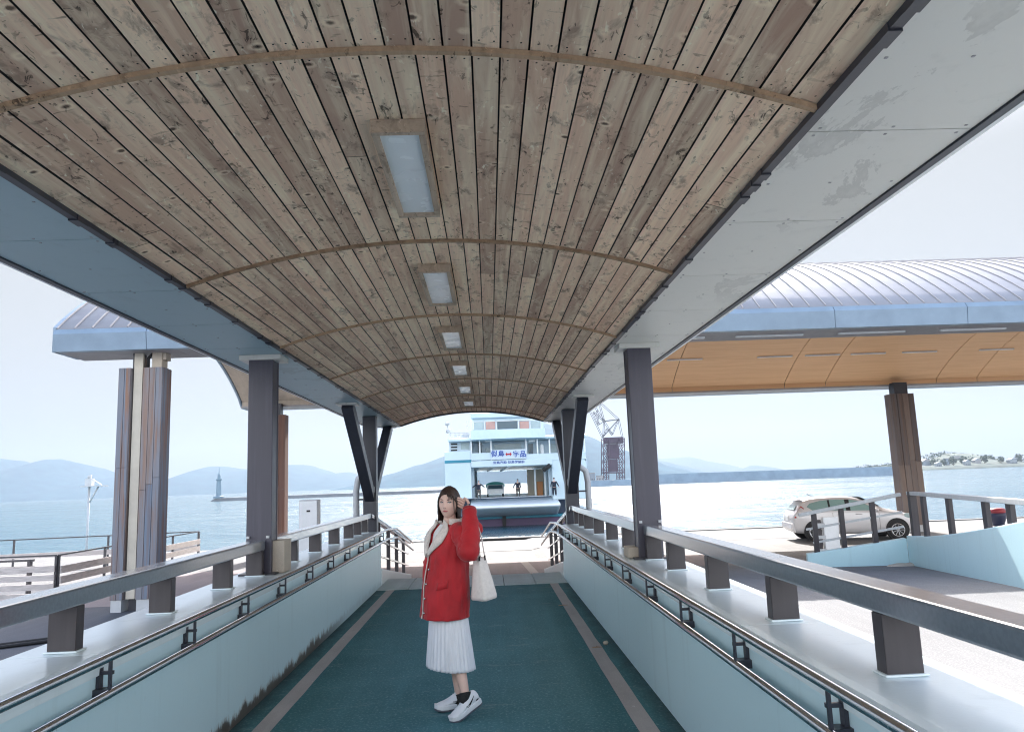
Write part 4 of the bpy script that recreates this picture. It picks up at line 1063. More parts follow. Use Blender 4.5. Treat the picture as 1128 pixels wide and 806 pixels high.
# banner
bn = fpart('banner', MT['banner'], [(541, 494.8, 580, 505.2, .34, .40)])
def text_mesh(body, size, mat, name, par, loc, rot=(math.pi/2, 0, 0), bold=.0, sx=1.0):
    cu = bpy.data.curves.new(name, 'FONT'); cu.body = body; cu.size = size; cu.align_x = 'CENTER'; cu.align_y = 'CENTER'; cu.extrude = .01; cu.offset = bold
    o = bpy.data.objects.new(name, cu); COL.objects.link(o); bpy.context.view_layer.update()
    me = bpy.data.meshes.new_from_object(o.evaluated_get(bpy.context.evaluated_depsgraph_get()))
    bpy.data.objects.remove(o); bpy.data.curves.remove(cu)
    me.transform(Matrix.Translation(loc) @ Matrix.Rotation(rot[2], 4, 'Z') @ Matrix.Rotation(rot[0], 4, 'X') @ Matrix.Diagonal((sx, 1, 1, 1)))
    me.materials.clear(); me.materials.append(mat)
    o = bpy.data.objects.new(name, me); COL.objects.link(o); o.parent = par; return o
zb = fz(560.5, 500); 
for ch, px in (('似', 545.6), ('島', 553.2), ('宇', 569.8), ('品', 577.3)):
    text_mesh(ch, .66, MT['ink_blue'], 'lettering', bn, (fx(px), FY+.32, zb-(px-561)*.0034), bold=.012)
m = MB(); c = (fx(561.4), FY+.31, zb+.01); L = .27
m.box(c[0]-L*.62, c[0]+L*.62, c[1], c[1]+.02, c[2]-.075, c[2]+.075)
for s in (-1, 1): m.loft([[(c[0]+s*L*.55, c[1]+d, c[2]-.2), (c[0]+s*L*1.15, c[1]+d, c[2]), (c[0]+s*L*.55, c[1]+d, c[2]+.2)] for d in (0, .02)], smooth=False)
m.build('double_arrow', MT['ink_red'], bn)
db = [o for o in bpy.data.objects if o.name == 'deck_beam'][0]
text_mesh('似島汽船 似島学園前', .30, MT['ink_blue'], 'small_lettering', db, (fx(561.5), FY+.385, fz(561.5, 508.9)), bold=.004, sx=1.12)
# things on the vehicle deck
c = at(545, 548, FY+3); ty = FY+6.5
t = thing('small_truck', 'small truck with a teal canopy parked on the ferry deck', 'truck', (at(546, 548, ty).x, ty, dk))
tx = at(546, 548, ty).x; tw = .92
m = MB(); m.loft([[(tx-tw, y, dk+.30), (tx+tw, y, dk+.30), (tx+tw, y, dk+za), (tx+tw*.94, y, dk+zb_), (tx-tw*.94, y, dk+zb_), (tx-tw, y, dk+za)] for y, za, zb_ in ((ty-.05, .72, .76), (ty+.05, .80, .86), (ty+.5, 1.0, 1.30), (ty+1.2, 1.0, 1.32))], smooth=False); m.build('cab', MT['white'], t, bevel=.04)
m = MB(); m.poly([(tx-.78, ty+.0, dk+.84), (tx+.78, ty+.0, dk+.84), (tx+.72, ty+.44, dk+1.24), (tx-.72, ty+.44, dk+1.24)]); m.poly([(tx-.78, ty+.02, dk+.84), (tx+.78, ty+.02, dk+.84), (tx+.72, ty+.46, dk+1.24), (tx-.72, ty+.46, dk+1.24)]); m.build('windscreen', MT['f_glass'], t)
m = MB(); m.loft([[(tx+1.0*k*math.cos(a), y, dk+1.22+.36*math.sin(a)) for k, a in [(1, math.pi*j/10) for j in range(11)]]+[(tx-1.0, y, dk+1.0), (tx+1.0, y, dk+1.0)] for y in (ty+.45, ty+3.2)], smooth=False); m.build('canopy', simple('teal_canvas', (.04, .22, .21), .8, 0, .15, 3), t)
m = MB(); m.box(tx-tw, tx+tw, ty+1.25, ty+3.2, dk+.35, dk+.998); m.build('load_bed', MT['white'], t)
for sx_ in (-1, 1):
    for yw in (ty+.5, ty+2.6):
        m = MB(); m.tube([(tx+sx_*.74, yw, dk+.27), (tx+sx_*.90, yw, dk+.27)], .27, 14); m.build('wheel', MT['rubber'], t)
    m = MB(); m.disc((tx+sx_*.66, ty-.045, dk+.62), (0, -1, 0), .09, 10); m.build('headlight', MT['diffuser'], t)
def on_deck(px, Y): return (at(px, 547, Y).x, Y, dk)
crew(on_deck(527.5, FY+1.2), 'crew member in dark jacket with both elbows out at the left of the ferry deck', [((-.42, -.05, 1.22), (-.62, -.15, 1.06)), ((.40, -.05, 1.22), (.58, -.12, 1.05))], .1, 'navy', 'greycloth')
crew(on_deck(571, FY+3.5), 'crew member in dark clothes with one arm low in the middle of the ferry deck', [((-.36, -.05, 1.12), (-.50, -.12, .84)), ((.27, -.02, 1.08), (.25, -.12, .85))], -.1, 'navy', 'greycloth', True)
crew(on_deck(611, FY-.3), 'crew member in navy overalls standing at the right end of the bow ramp', [((-.30, -.02, 1.10), (-.34, -.08, .84)), ((.34, .02, 1.12), (.44, -.04, .90))], .0, 'navy', 'navy', True)

# ------------------------------------------------------------------ silver hatchback
def make_car():
    c = Vector((12.05, 25.7, -.69)); th = R_(-9)
    t = thing('parked_car', 'silver five door hatchback parked on the sunlit quay behind the ramp railing', 'car', c)
    O = lambda x, y, z: (c.x+x-2.0, c.y-y, c.z+(z if z < .7 else .7+(z-.7)*.91))   # x from the rear, y towards us, z up
    n = NT('silver_car_paint'); n.color((.60, .59, .61)); n.rough(.34); n.b.inputs['Metallic'].default_value = .15; n.b.inputs['Coat Weight'].default_value = .5; MT['silver'] = n.m
    MT['car_glass'] = simple('car_glass', (.22, .34, .33), .06, 0, .1, 1); MT['dark_glass'] = simple('dark_car_glass', (.02, .03, .035), .06, 0, .2, 1)
    # stations: x, z bottom, belt z, top z, half width, half roof width
    S = [(0.00,.42,.70,.74,.60,.52),(0.05,.32,.88,.92,.74,.62),(0.14,.26,.98,1.06,.80,.62),(0.28,.24,1.02,1.26,.825,.60),(0.42,.22,1.02,1.42,.835,.57),(0.75,.20,1.00,1.475,.845,.58),
         (1.3,.19,.98,1.50,.848,.60),(1.8,.19,.965,1.49,.848,.60),(2.15,.19,.955,1.44,.848,.59),(2.5,.19,.945,1.28,.846,.60),(2.85,.19,.935,1.08,.842,.64),(3.1,.20,.92,.985,.838,.68),(3.45,.21,.84,.92,.82,.66),(3.75,.23,.74,.80,.76,.58),(3.92,.27,.62,.67,.66,.48),(4.0,.34,.52,.56,.55,.40)]
    def ring(s):
        x, zb, zl, zt, w, r = s
        half = [(0, zb), (w*.8, zb), (w*.97, zb+.08), (w, zb+(zl-zb)*.45), (w*.985, zl-.05), (w*.955, zl), (r+.045, zt-.07), (r, zt-.025), (r*.75, zt), (0, zt+.012)]
        return [O(x, y, z) for y, z in half]+[O(x, -y, z) for y, z in reversed(half[1:-1])]
    m = MB(); m.loft([ring(s) for s in S]); m.build('body', MT['silver'], t, merge=True, sub=1)
    def inter(x):
        for a, b in zip(S, S[1:]):
            if a[0] <= x <= b[0]:
                u = (x-a[0])/(b[0]-a[0]); return [p+(q-p)*u for p, q in zip(a, b)]
    def sy(x, z):
        _, zb, zl, zt, w, r = inter(x); u = min(1, max(0, (z-zl)/max(.01, (zt-.07-zl)))); return w*.955+(r+.045-w*.955)*u
    for sd_ in (1, -1):
        def pane(name, pts, mat, off=.008):
            m = MB(); m.poly([O(x, sd_*(sy(x, z)+off), z) for x, z in pts]); m.poly([O(x, sd_*(sy(x, z)+off-.012), z) for x, z in reversed(pts)]); return m.build(name, mat, t)
        pane('window', [(.68,1.02),(.50,1.16),(.62,1.28),(.95,1.36),(1.18,1.38),(1.18,1.01)], MT['car_glass'])
        pane('window', [(1.24,1.01),(1.24,1.385),(1.72,1.385),(1.72,.995)], MT['car_glass'])
        pane('window', [(1.86,.99),(1.86,1.375),(2.12,1.33),(2.42,1.17),(2.68,1.03),(2.68,.97)], MT['car_glass'])
        pane('pillar_trim', [(1.18,1.01),(1.18,1.38),(1.24,1.385),(1.24,1.01)], MT['rubber'], .010); pane('pillar_trim', [(1.72,.995),(1.72,1.385),(1.86,1.375),(1.86,.99)], MT['rubber'], .010)
        pane('quarter_glass', [(2.70,.975),(2.70,1.01),(2.86,.965)], MT['rubber'])
        m = MB()
        for xx in (1.28, 2.72): m.tube([O(xx, sd_*.853, zz) for zz in (.30, .62, .93)], .004, 4)
        m.build('door_gap', MT['rubber'], t)
        for xx in (1.40, 2.0):
            m = MB(); m.tube([O(xx, sd_*.855, .86), O(xx+.09, sd_*.872, .865), O(xx+.2, sd_*.855, .86)], .014, 6); m.build('door_handle', MT['silver'], t)
        for xw in (.70, 3.25):
            m = MB(); m.tube([O(xw, sd_*.70, .33), O(xw, sd_*.855, .33)], .355, 24, 0, True, False); m.build('wheel_arch', MT['rubber'], t)
            m = MB(); prof = [(.20,.66),(.29,.66),(.305,.69),(.305,.83),(.29,.868),(.21,.872),(.20,.84)]
            m.loft([[O(xw+r*math.cos(a), sd_*y, .305+r*math.sin(a)) for r, y in prof] for a in [2*math.pi*j/28 for j in range(29)]], caps=False); wh = m.build('wheel', MT['rubber'], t)
            m = MB(); 
            m.tube([O(xw, sd_*.80, .305), O(xw, sd_*.835, .305)], .205, 24, 0, True, False)
            for k in range(9):
                a = 2*math.pi*k/9; m.bar(O(xw+.04*math.cos(a), sd_*.862, .305+.04*math.sin(a)), O(xw+.19*math.cos(a), sd_*.866, .305+.19*math.sin(a)), .02, .028, (0, 1, 0), 1)
            m.tube([O(xw, sd_*.83, .305), O(xw, sd_*.876, .305)], .045, 12, 1, True, False)
            m.loft([[O(xw+r*math.cos(a), sd_*y, .305+r*math.sin(a)) for r, y in ((.185,.86),(.21,.86),(.21,.874),(.185,.874))] for a in [2*math.pi*j/28 for j in range(29)]], 1, caps=False)
            m.build('rim', [MT['rubber'], MT['stainless']], wh)
        m = MB(); m.sphere(O(2.62, sd_*.93, 1.0), .09, .075, .065, 10, 8); m.build('wing_mirror', MT['silver'], t)
        m = MB(); m.loft([[O(x, sd_*(sy(x, z) if x > .1 else .76)+sd_*.012, z) for x, z in ((.07,.78),(.18,.76),(.36,.93),(.40,1.12),(.33,1.20),(.20,1.02))], [O(x, sd_*.70, z) for x, z in ((.07,.78),(.18,.76),(.36,.93),(.40,1.12),(.33,1.20),(.20,1.02))]], smooth=False); m.build('tail_lamp', simple('tail_lamp_red', (.35, .03, .03), .15, 0, .1, 5) if sd_ > 0 else bpy.data.materials['tail_lamp_red'], t)
        m = MB(); m.sphere(O(3.62, sd_*.70, .74), .22, .10, .085, 12, 8); m.build('headlight', MT['f_glass_p'], t)
    m = MB(); m.poly([O(.26, .52, 1.20), O(.26, -.52, 1.20), O(.14, -.60, 1.04), O(.14, .60, 1.04)]); m.poly([O(.225, .52, 1.22), O(.225, -.52, 1.22), O(.11, -.60, 1.06), O(.11, .60, 1.06)]); m.build('rear_window', MT['f_glass_p'], t)
    m = MB(); m.loft([[O(x, y, z) for x, z in ((.14,1.40),(.44,1.455),(.44,1.43),(.16,1.385))] for y in (-.55, .55)], smooth=False); m.build('rear_spoiler', MT['silver'], t)
    m = MB(); m.poly([O(2.86, .60, 1.06), O(2.86, -.60, 1.06), O(2.22, -.55, 1.43), O(2.22, .55, 1.43)]); m.poly([O(2.88, .60, 1.09), O(2.88, -.60, 1.09), O(2.24, -.55, 1.46), O(2.24, .55, 1.46)]); m.build('windscreen', MT['dark_glass'], t)
    m = MB(); m.loft([[O(x, y, z) for x, z in ((-.04,.42),(.10,.30),(.12,.58),(-.02,.60))] for y in (-.72, -.4, 0, .4, .72)], smooth=False); m.build('rear_bumper', MT['silver'], t, bevel=.02)
    m = MB(); a = O(-.045, .17, .72); m.box(c.x-2.0+.0, c.x-2.0+.03, c.y-.17, c.y+.17, c.z+.66, c.z+.82); m.build('number_plate', MT['white'], t)
    m = MB(); m.tube([O(.9, .0, 1.49), O(.72, .0, 1.60)], .01, 6); m.build('aerial', MT['rubber'], t)
    t.rotation_euler.z = th
make_car()

# ------------------------------------------------------------------ the woman in the red coat
PX, PY = -.30, 5.75
def make_person():
    t = thing('person', 'woman in a red coat and white pleated skirt with one hand at her hair', 'person', (PX, PY, 0))
    W = lambda x, y, z: Vector((PX+x, PY+y, z))
    yaw = R_(63); f = Vector((-math.sin(yaw), -math.cos(yaw), 0)); l = Vector((math.cos(yaw), -math.sin(yaw), 0))
    MT['red'] = None
    n = NT('red_coat_cloth'); v = n.coord(); big = n.noise(n.coord((7, 7, 3)), 1.0, 4, .6, 1.0); fine = n.noise(v, 60, 3)
    n.color(n.mix(n.ramp(big, [(.35, 0.0), (.7, 1.0)]), (.29, .002, .007), (.47, .004, .013))); n.rough(.72); n.bump(n.math('ADD', big, n.math('MULTIPLY', fine, .06)), .45, .03); n.b.inputs['Sheen Weight'].default_value = .15; MT['red'] = n.m
    MT['fleece'] = simple('cream_fleece', (.78, .72, .68), .95, 0, .12, 70, .9)
    MT['skirt'] = simple('white_skirt_cloth', (.70, .72, .78), .8, 0, .08, 14, .2, (1, 1, .15))
    MT['shirt'] = simple('white_shirt', (.78, .77, .78), .8, 0, .05, 20)
    MT['shoe'] = simple('white_leather', (.74, .76, .80), .45, 0, .05, 20)
    MT['sole'] = simple('shoe_sole', (.10, .11, .14), .7, 0, .2, 20)
    MT['black'] = simple('black_cloth', (.012, .012, .014), .8, 0, .2, 20)
    # --- body
    pel = Vector((-.03, .01, .86)); lh, rh = pel+l*.085-Vector((0, 0, .04)), pel-l*.085-Vector((0, 0, .04))
    ls, rs = Vector((.0, 0, 1.255))+l*.155, Vector((0, 0, 1.255))-l*.155
    LK, LA, LT = Vector((.005, -.085, .47)), Vector((.086, -.172, .155)), Vector((.055, -.20, .105))
    RK, RA_ = Vector((-.01, .06, .46)), Vector((.035, .06, .085))
    LE, LW, LHd = Vector((.140, -.29, 1.125)), Vector((.150, -.140, 1.400)), Vector((.134, -.085, 1.435))
    RE, RW = Vector((-.155, .12, 1.02)), Vector((-.135, .07, .87))
    J = []; E = []
    def add(p, r, ry=None, to=None):
        J.append((*W(*p), r, ry or r)); 
        if to is not None: E.append((to, len(J)-1))
        return len(J)-1
    i0 = add(pel, .125); i1 = add(Vector((-.02, 0, 1.02)), .105, None, i0); i2 = add(Vector((-.01, 0, 1.20)), .115, None, i1); i3 = add(Vector((0, .005, 1.305)), .055, None, i2); i4 = add(Vector((.0, -.005, 1.365)), .046, None, i3); add(Vector((.002, -.012, 1.42)), .045, None, i4)
    for hp, kn, an, to in ((lh, LK, LA, LT), (rh, RK, RA_, RA_+f*.05-Vector((0, 0, .03)))):
        a = add(hp, .078, None, i0); a = add(kn, .05, None, a); q = kn*.62+an*.38; a = add(q+Vector((.008, .012, 0)), .049, None, a); a = add(an, .033, None, a); add(to, .026, None, a)
    for sh, el, wr, hd in ((ls, LE, LW, LHd), (rs, RE, RW, RW+Vector((-.01, -.03, -.05)))):
        a = add(sh, .05, None, i2); a = add(el, .038, None, a); a = add(wr, .026, None, a); add(hd, .028, None, a)
    m = MB(); add_raw(m, *skin_mesh(J, E, 0, 2))
    # hands: five unequal fingers each, bent
    def hand(base, along, across, curl):
        n_ = along.cross(across).normalized()
        for k, (o, L) in enumerate(((-.030, .060), (-.011, .072), (.009, .068), (.028, .054))):
            a = base+across*o+along*.03; b = a+along*L*.5+n_*curl*.3; c = b+along*L*.35+n_*curl; d = c+along*L*.12+n_*curl*.9
            m.tube([W(*p) for p in (a, b, c, d)], [.0095, .0088, .008, .0055], 7)
        a = base-across*.026-along*.005; b = a-across*.022+along*.028; c = b+along*.026+n_*curl*.4
        m.tube([W(*p) for p in (a, b, c)], [.011, .0095, .007], 7)
    al = (LHd-LW).normalized(); hand(LHd, Vector((-.72, .30, .45)).normalized(), Vector((-.35, .35, -.80)).normalized(), .010)
    hand(RW+Vector((-.01, -.03, -.06)), Vector((-.1, -.25, -.95)).normalized(), Vector((.3, .9, -.2)).normalized(), .012)
    # --- head
    hy = R_(17); HF = Vector((-math.sin(hy), -math.cos(hy), -.04)).normalized(); HX = Vector((math.cos(hy), -math.sin(hy), -.05)).normalized(); HZ = HX.cross(HF).normalized()
    if HZ.z < 0: HZ = -HZ
    HC = Vector((-.002, -.018, 1.462))
    H = lambda x, y, z: W(*(HC+HX*x+HF*y+HZ*z))
    g2 = lambda a, b, sa, sb: math.exp(-(a/sa)**2-(b/sb)**2)
    def headp(d):
        x, y, z = d.x*.0715, d.y*.088, d.z*.115
        if d.z < 0:
            k = (-d.z)**1.6; x *= 1-.30*k; 
            if d.y < 0: y *= 1-.45*k
        if d.y > 0:
            y += .021*g2(x, z+.020, .0095, .016)+.009*g2(x, z-.006, .008, .028)-.0075*(g2(x-.030, z-.012, .014, .010)+g2(x+.030, z-.012, .014, .010))
            y += .004*(g2(x-.03, z-.028, .02, .007)+g2(x+.03, z-.028, .02, .007))+.0055*g2(x, z+.051, .018, .007)-.003*g2(x, z+.060, .015, .004)+.007*g2(x, z+.09, .018, .016)+.004*(g2(x-.042, z+.022, .018, .02)+g2(x+.042, z+.022, .018, .02))
        return x, y, z
    rings = []; NU, NV = 64, 56
    for i in range(1, NV):
        th = math.pi*i/NV
        rings.append([H(*headp(Vector((math.sin(th)*math.sin(2*math.pi*j/NU), math.sin(th)*math.cos(2*math.pi*j/NU), -math.cos(th))))) for j in range(NU)])
    m.loft(rings)
    for s in (-1, 1):
        m.sphere((0, 0, 0), 1, 1, 1, 10, 8); k = 9-2
        n0 = len(m.v)-70
        for q in range(n0, len(m.v)):
            p = m.v[q]; m.v[q] = tuple(H(s*(.0715+.006)+p[0]*.008, -.008+p[1]*.017, -.004+p[2]*.030))
    m.build('body', MT['skin'], t)
    def surf(x, z):
        lo = 0
        d = Vector((x/.0715, 0, z/.115)); r2 = d.x**2+d.z**2; d.y = math.sqrt(max(0, 1-r2)); return headp(d)[1]
    for s in (-1, 1):
        m = MB(); pts = []
        for k in range(13):
            a = -1+2*k/12; xx = s*.030+a*.0135; pts.append((xx, .0115+.0058*(1-a*a)-s*a*0+.001*a*s, .0115-.0042*(1-a*a)))
        y = lambda x, z: surf(x, z)+.0022
        m.poly([H(x, y(x, zt), zt) for x, zt, zb in pts]+[H(x, y(x, zb), zb) for x, zt, zb in reversed(pts)]); ey = m.build('eye', simple('eye_white', (.62, .58, .58), .3, 0, .03, 5) if s < 0 else bpy.data.materials['eye_white'], t)
        m = MB(); m.poly([H(s*.030+  .0078*math.cos(a), surf(s*.03, .0125)+.0034, .0125+.0060*math.sin(a)) for a in [2*math.pi*k/14 for k in range(14)]]); m.build('iris', MT['black'], ey)
        m = MB(); m.tube([H(x, y(x, zt)+.0008, zt+.0006) for x, zt, zb in pts], [.0012]+[.0026]*11+[.0014], 5); m.build('eyelash', MT['black'], ey)
        m = MB(); m.tube([H(s*(.014+.034*u), surf(s*(.014+.034*u), .030)+.002, .0295+.0045*math.sin(u*2.4)) for u in [k/6 for k in range(7)]], [.0016, .0026, .0028, .0026, .0022, .0017, .001], 6); m.build('eyebrow', MT['hair'], t)
    m = MB(); NL = 14
    up_, lo_ = [], []
    for k in range(NL+1):
        a = -1+2*k/NL; x = a*.0205; up_.append((x, -.0490+.0052*(1-abs(a)**1.6)-.0016*math.exp(-(a/.2)**2)-.001*a*a)); lo_.append((x, -.0505-.0062*(1-a*a)))
    mid = [(x, -.0505+.0006*math.cos(x*150)) for x, z in up_]
    rows = [[H(x, surf(x, z)+o, z) for x, z in row] for row, o in ((up_, .0008), ([((a[0]), (a[1]+b[1])/2) for a, b in zip(up_, mid)], .0030), (mid, .0006), ([((a[0]), (a[1]+b[1])/2) for a, b in zip(lo_, mid)], .0036), (lo_, .0008))]
    m.loft(rows, closed=False); m.build('lips', simple('lips', (.42, .10, .11), .4, 0, .05, 5), t)
    m = MB()
    for s in (-1, 1): m.sphere(H(s*.0065, surf(s*.0065, -.0285)+.0006, -.0285), .0032, .002, .002, 8, 6)
    m.build('nostrils', simple('nostril', (.16, .07, .06), .7), t)
    # --- hair: strands from the crown over the scalp, falling to a bob; open over the face
    m = MB(); NC, NR = 120, 26
    cols = []
    for c_ in range(NC+1):
        ph = 2*math.pi*c_/NC; a = ph if ph <= math.pi else ph-2*math.pi    # 0 = face forward, + her left
        w_ = mnoise.noise(Vector((math.cos(ph)*5, math.sin(ph)*5, 0)))
        face = abs(a) < R_(66)
        if face:
            u = abs(a)/R_(66); zend = .072-.070*u**2.4+.008*w_-(.014 if .1 < a < .75 else 0)*math.sin((a-.1)/.65*math.pi)
        else:
            k = min(1, (abs(a)-R_(66))/R_(10)); zend = -.01+k*(-.118 if a < 0 else -.090)-.012*w_-(.015 if abs(a) > 2 else 0)
        col = []
        for r_ in range(NR+1):
            v_ = r_/NR
            zt = .128
            z = zt+(zend-zt)*(v_**.8)
            # scalp direction
            if z > -.01:
                s_ = math.sqrt(max(0, 1-((z+.002)/.131)**2))
            else: s_ = 1.0-.10*min(1, (-.01-z)/.12)
            thick = .0105+.003*mnoise.noise(Vector((a*9, z*9, 3)))
            rx = (.0735+thick)*s_; ry = ((.088 if abs(a) < 1.57 else .094)+thick)*s_
            out = .006*max(0, -z/.12)*(1 if not face else 0)
            wav = .0022*math.sin(c_*2.1+math.sin(c_*.7)*2)*(.3+v_)
            x = (rx+out+wav)*math.sin(a); y = (ry+out+wav)*math.cos(a)
            col.append(H(x, y-.004, z))
        cols.append(col)
    m.loft(cols, closed=False); h = m.build('hair', MT['hair'], t)
    so_ = h.modifiers.new('thickness', 'SOLIDIFY'); so_.thickness = .009; so_.offset = -1
    m = MB(); rr = random.Random(4)
    for k in range(18):
        a = rr.choice((rr.uniform(-1.25, -.7), rr.uniform(.25, 1.05))); u = abs(a)/R_(66)
        z0 = .075-.03*u*u; pts = []
        L = rr.uniform(.03, .06) if abs(a) < .75 else rr.uniform(.08, .14)
        for q in range(6):
            z = z0-L*q/5; s_ = math.sqrt(max(0, 1-((z+.002)/.131)**2)) if z > 0 else 1
            aa = a+(.10 if a > -.2 else -.10)*q/5
            pts.append(H((.0715+.011)*s_*math.sin(aa), (.088+.011)*s_*math.cos(aa), z))
        m.tube(pts, [.0022, .0026, .0024, .002, .0014, .0006], 5)
    m.build('fringe', MT['hair'], h)
    # --- coat
    CL = [(.655, -.060, .0, .222, .168), (.70, -.058, 0, .218, .165), (.80, -.048, 0, .210, .160), (.90, -.040, 0, .202, .155), (.98, -.032, 0, .196, .152), (1.06, -.024, 0, .192, .148), (1.14, -.016, 0, .192, .142), (1.20, -.010, 0, .190, .132), (1.25, -.006, 0, .178, .115), (1.285, -.002, 0, .145, .095), (1.315, .0, .0, .098, .078)]
    def coat_at(z):
        for a, b in zip(CL, CL[1:]):
            if a[0] <= z <= b[0]:
                u = (z-a[0])/(b[0]-a[0]); return [p+(q-p)*u for p, q in zip(a, b)]
        return CL[-1] if z > 1 else CL[0]
    def CS(th, z, off=0.0):
        _, cx, cy, a, b = coat_at(z)
        fold = .005*math.sin(3*th+z*9)+.015*mnoise.noise(Vector((math.cos(th)*2.6, math.sin(th)*2.6, z*5)))+.010*abs(mnoise.noise(Vector((math.cos(th)*5+z*2, math.sin(th)*5, z*7+th))))+.012*math.exp(-((z-.70)/.10)**2)*mnoise.noise(Vector((math.cos(th)*3, math.sin(th)*3, 2)))
        k = (a+b)/2; 
        p = Vector((cx, cy, z))+f*((b+fold+off)*math.cos(th))+l*((a+fold+off)*math.sin(th)); return W(*p)
    m = MB(); NT_ = 110; zs = [.655+(1.315-.655)*i/56 for i in range(57)]
    op = R_(3.0)
    ths = [op+(2*math.pi-2*op)*j/NT_ for j in range(NT_+1)]
    def ztop(th):
        a = th if th < math.pi else th-2*math.pi
        return 1.0
    rows = []
    for z in zs:
        vop = max(0, (z-1.13)/.185)*R_(34)
        rows.append([CS(op+vop+(2*math.pi-2*(op+vop))*j/NT_, z) for j in range(NT_+1)])
    m.loft(rows, closed=False); coat = m.build('coat', MT['red'], t)
    sf = coat.modifiers.new('thickness', 'SOLIDIFY'); sf.thickness = .014; sf.offset = -1
    m = MB()
    m.tube([CS(-op*1.3, z, .006) for z in zs if z < 1.15], .0045, 6)
    m.build('front_piping', MT['fleece'], coat)
    m = MB()
    for z in (.70, .80, .90, 1.0): m.sphere(CS(R_(9), z, .006), .009, .009, .009, 8, 6)
    m.build('coat_buttons', MT['stainless'], coat)
    for s in (-1, 1):
        rows = []
        for i in range(17):
            u = i/16; z = 1.115+u*.235; tin = op+max(0, (min(z, 1.315)-1.13)/.185)*R_(34)*.9; wd = R_(4+25*min(1, u*2.2)*(1-.3*u))
            row = []
            for j in range(7):
                v_ = j/6; th = s*(tin+wd*v_-R_(3)); zz = z-.03*v_
                b = CS(th, min(zz, 1.314), .010+.016*math.sin(math.pi*v_)+.003*mnoise.noise(Vector((i*1.1, j*1.7, s))))
                if zz > 1.314: b = b+Vector((0, 0, zz-1.314))
                row.append(b)
            rows.append(row)
        m = MB(); m.loft(rows, closed=False); o = m.build('lapel', MT['fleece'], coat); sf = o.modifiers.new('thickness', 'SOLIDIFY'); sf.thickness = .012; sf.offset = -1
    m = MB(); rings = []
    for i in range(25):
        a = R_(60)+R_(240)*i/24; q = Vector((0, .005, 1.325))+f*(.088*math.cos(a))+l*(.105*math.sin(a))
        rings.append([W(*(q+(f*math.cos(a)+l*math.sin(a))*(.022*math.cos(b))+Vector((0, 0, .028*math.sin(b))))) for b in [2*math.pi*k/10 for k in range(10)]])
    m.loft(rings); m.build('hood_lining', MT['fleece'], coat)
    m = MB(); q = Vector((0, .005, 1.27))-f*.125; m.sphere(W(*q), .13, .085, .085, 20, 12, fn=lambda d: 1+.10*mnoise.noise(d*2.5)); m.build('hood', MT['red'], coat)
    m = MB(); rows = []
    for i in range(9):
        z = 1.06+.265*i/8; rows.append([CS(R_(-62+124*j/12), min(z, 1.314), -.012) for j in range(13)])
    m.loft(rows, closed=False); m.build('shirt', MT['shirt'], t)
    def sleeve(pts, rad, name, seed):
        P_ = [Vector(p) for p in pts]; res = []; rr_ = []
        n_ = 30
        for i in range(n_+1):
            u = i/n_*(len(P_)-1); k = min(len(P_)-2, int(u)); w = u-k
            p0, p1, p2, p3 = P_[max(0, k-1)], P_[k], P_[k+1], P_[min(len(P_)-1, k+2)]
            q = .5*((2*p1)+(p2-p0)*w+(2*p0-5*p1+4*p2-p3)*w*w+(3*p1-p0-3*p2+p3)*w**3)
            res.append(W(*q)); r0 = rad[k]+(rad[k+1]-rad[k])*w; rr_.append(r0*(1+.055*math.sin(i*1.7+seed)+.04*math.sin(i*2.9)))
        m = MB(); m.tube(res, rr_, 22)
        for q in range(len(m.v)):
            p = Vector(m.v[q]); m.v[q] = tuple(p+Vector((1, 1, 1))*.007*mnoise.noise(p*18+Vector((seed, 0, 0))))
        return m.build(name, MT['red'], coat)
    sl_ = sleeve([ls-l*.05+Vector((0, 0, -.015)), ls+l*.015, (ls+LE)/2+Vector((.012, 0, .0)), LE, (LE+LW)/2+Vector((.012, -.0, 0)), LW+Vector((0, 0, .012))], [.070, .074, .074, .076, .066, .050], 'sleeve', 1.0)
    sleeve([rs+l*.05, rs-l*.01, (rs+RE)/2, RE, (RE+RW)/2, RW+Vector((0, 0, -.0))], [.068, .07, .066, .060, .055, .050], 'sleeve', 2.0)
    m = MB(); d_ = (LW-(LE+LW)/2).normalized(); m.tube([W(*(LW+d_*.002)), W(*(LW+d_*.026))], [.053, .050], 20); m.build('cuff', MT['red'], coat)
    m = MB(); q = W(*(LE*.3+LW*.7+Vector((.045, -.03, 0)))); m.sphere(q, .007, .007, .007, 8, 6); m.build('sleeve_stud', MT['stainless'], coat)
    # pocket flap
    m = MB(); m.loft([[CS(R_(38+26*j/8), z+(.02*j/8), .010) for j in range(9)] for z in (.86, .885, .91)], closed=False); o = m.build('pocket_flap', MT['red'], coat); sf = o.modifiers.new('thickness', 'SOLIDIFY'); sf.thickness = .008
    # --- skirt
    m = MB(); NP = 34; rows = []; NS = NP*6
    for i in range(25):
        u = i/24; z = .70-u*.395; a = .165+.037*u; b = .125+.04*u; amp = .0035+.0085*u
        row = []
        for j in range(NS):
            th = 2*math.pi*j/NS; ph = (th*NP/(2*math.pi)) % 1; pl = amp*(abs(ph-.35)*2-.6)
            k = 1+.02*math.sin(3*th+1.3)*u
            dz = .012*math.sin(th+2.3)*u+.004*mnoise.noise(Vector((math.cos(th)*4, math.sin(th)*4, 0)))*u
            row.append(W(*(Vector((-.028+.008*u, .0, z+dz))+f*((b+pl)*k*math.cos(th))+l*((a+pl)*k*math.sin(th)))))
        rows.append(row)
    m.loft(rows, caps=False); o = m.build('skirt', MT['skirt'], t); sf = o.modifiers.new('thickness', 'SOLIDIFY'); sf.thickness = .003
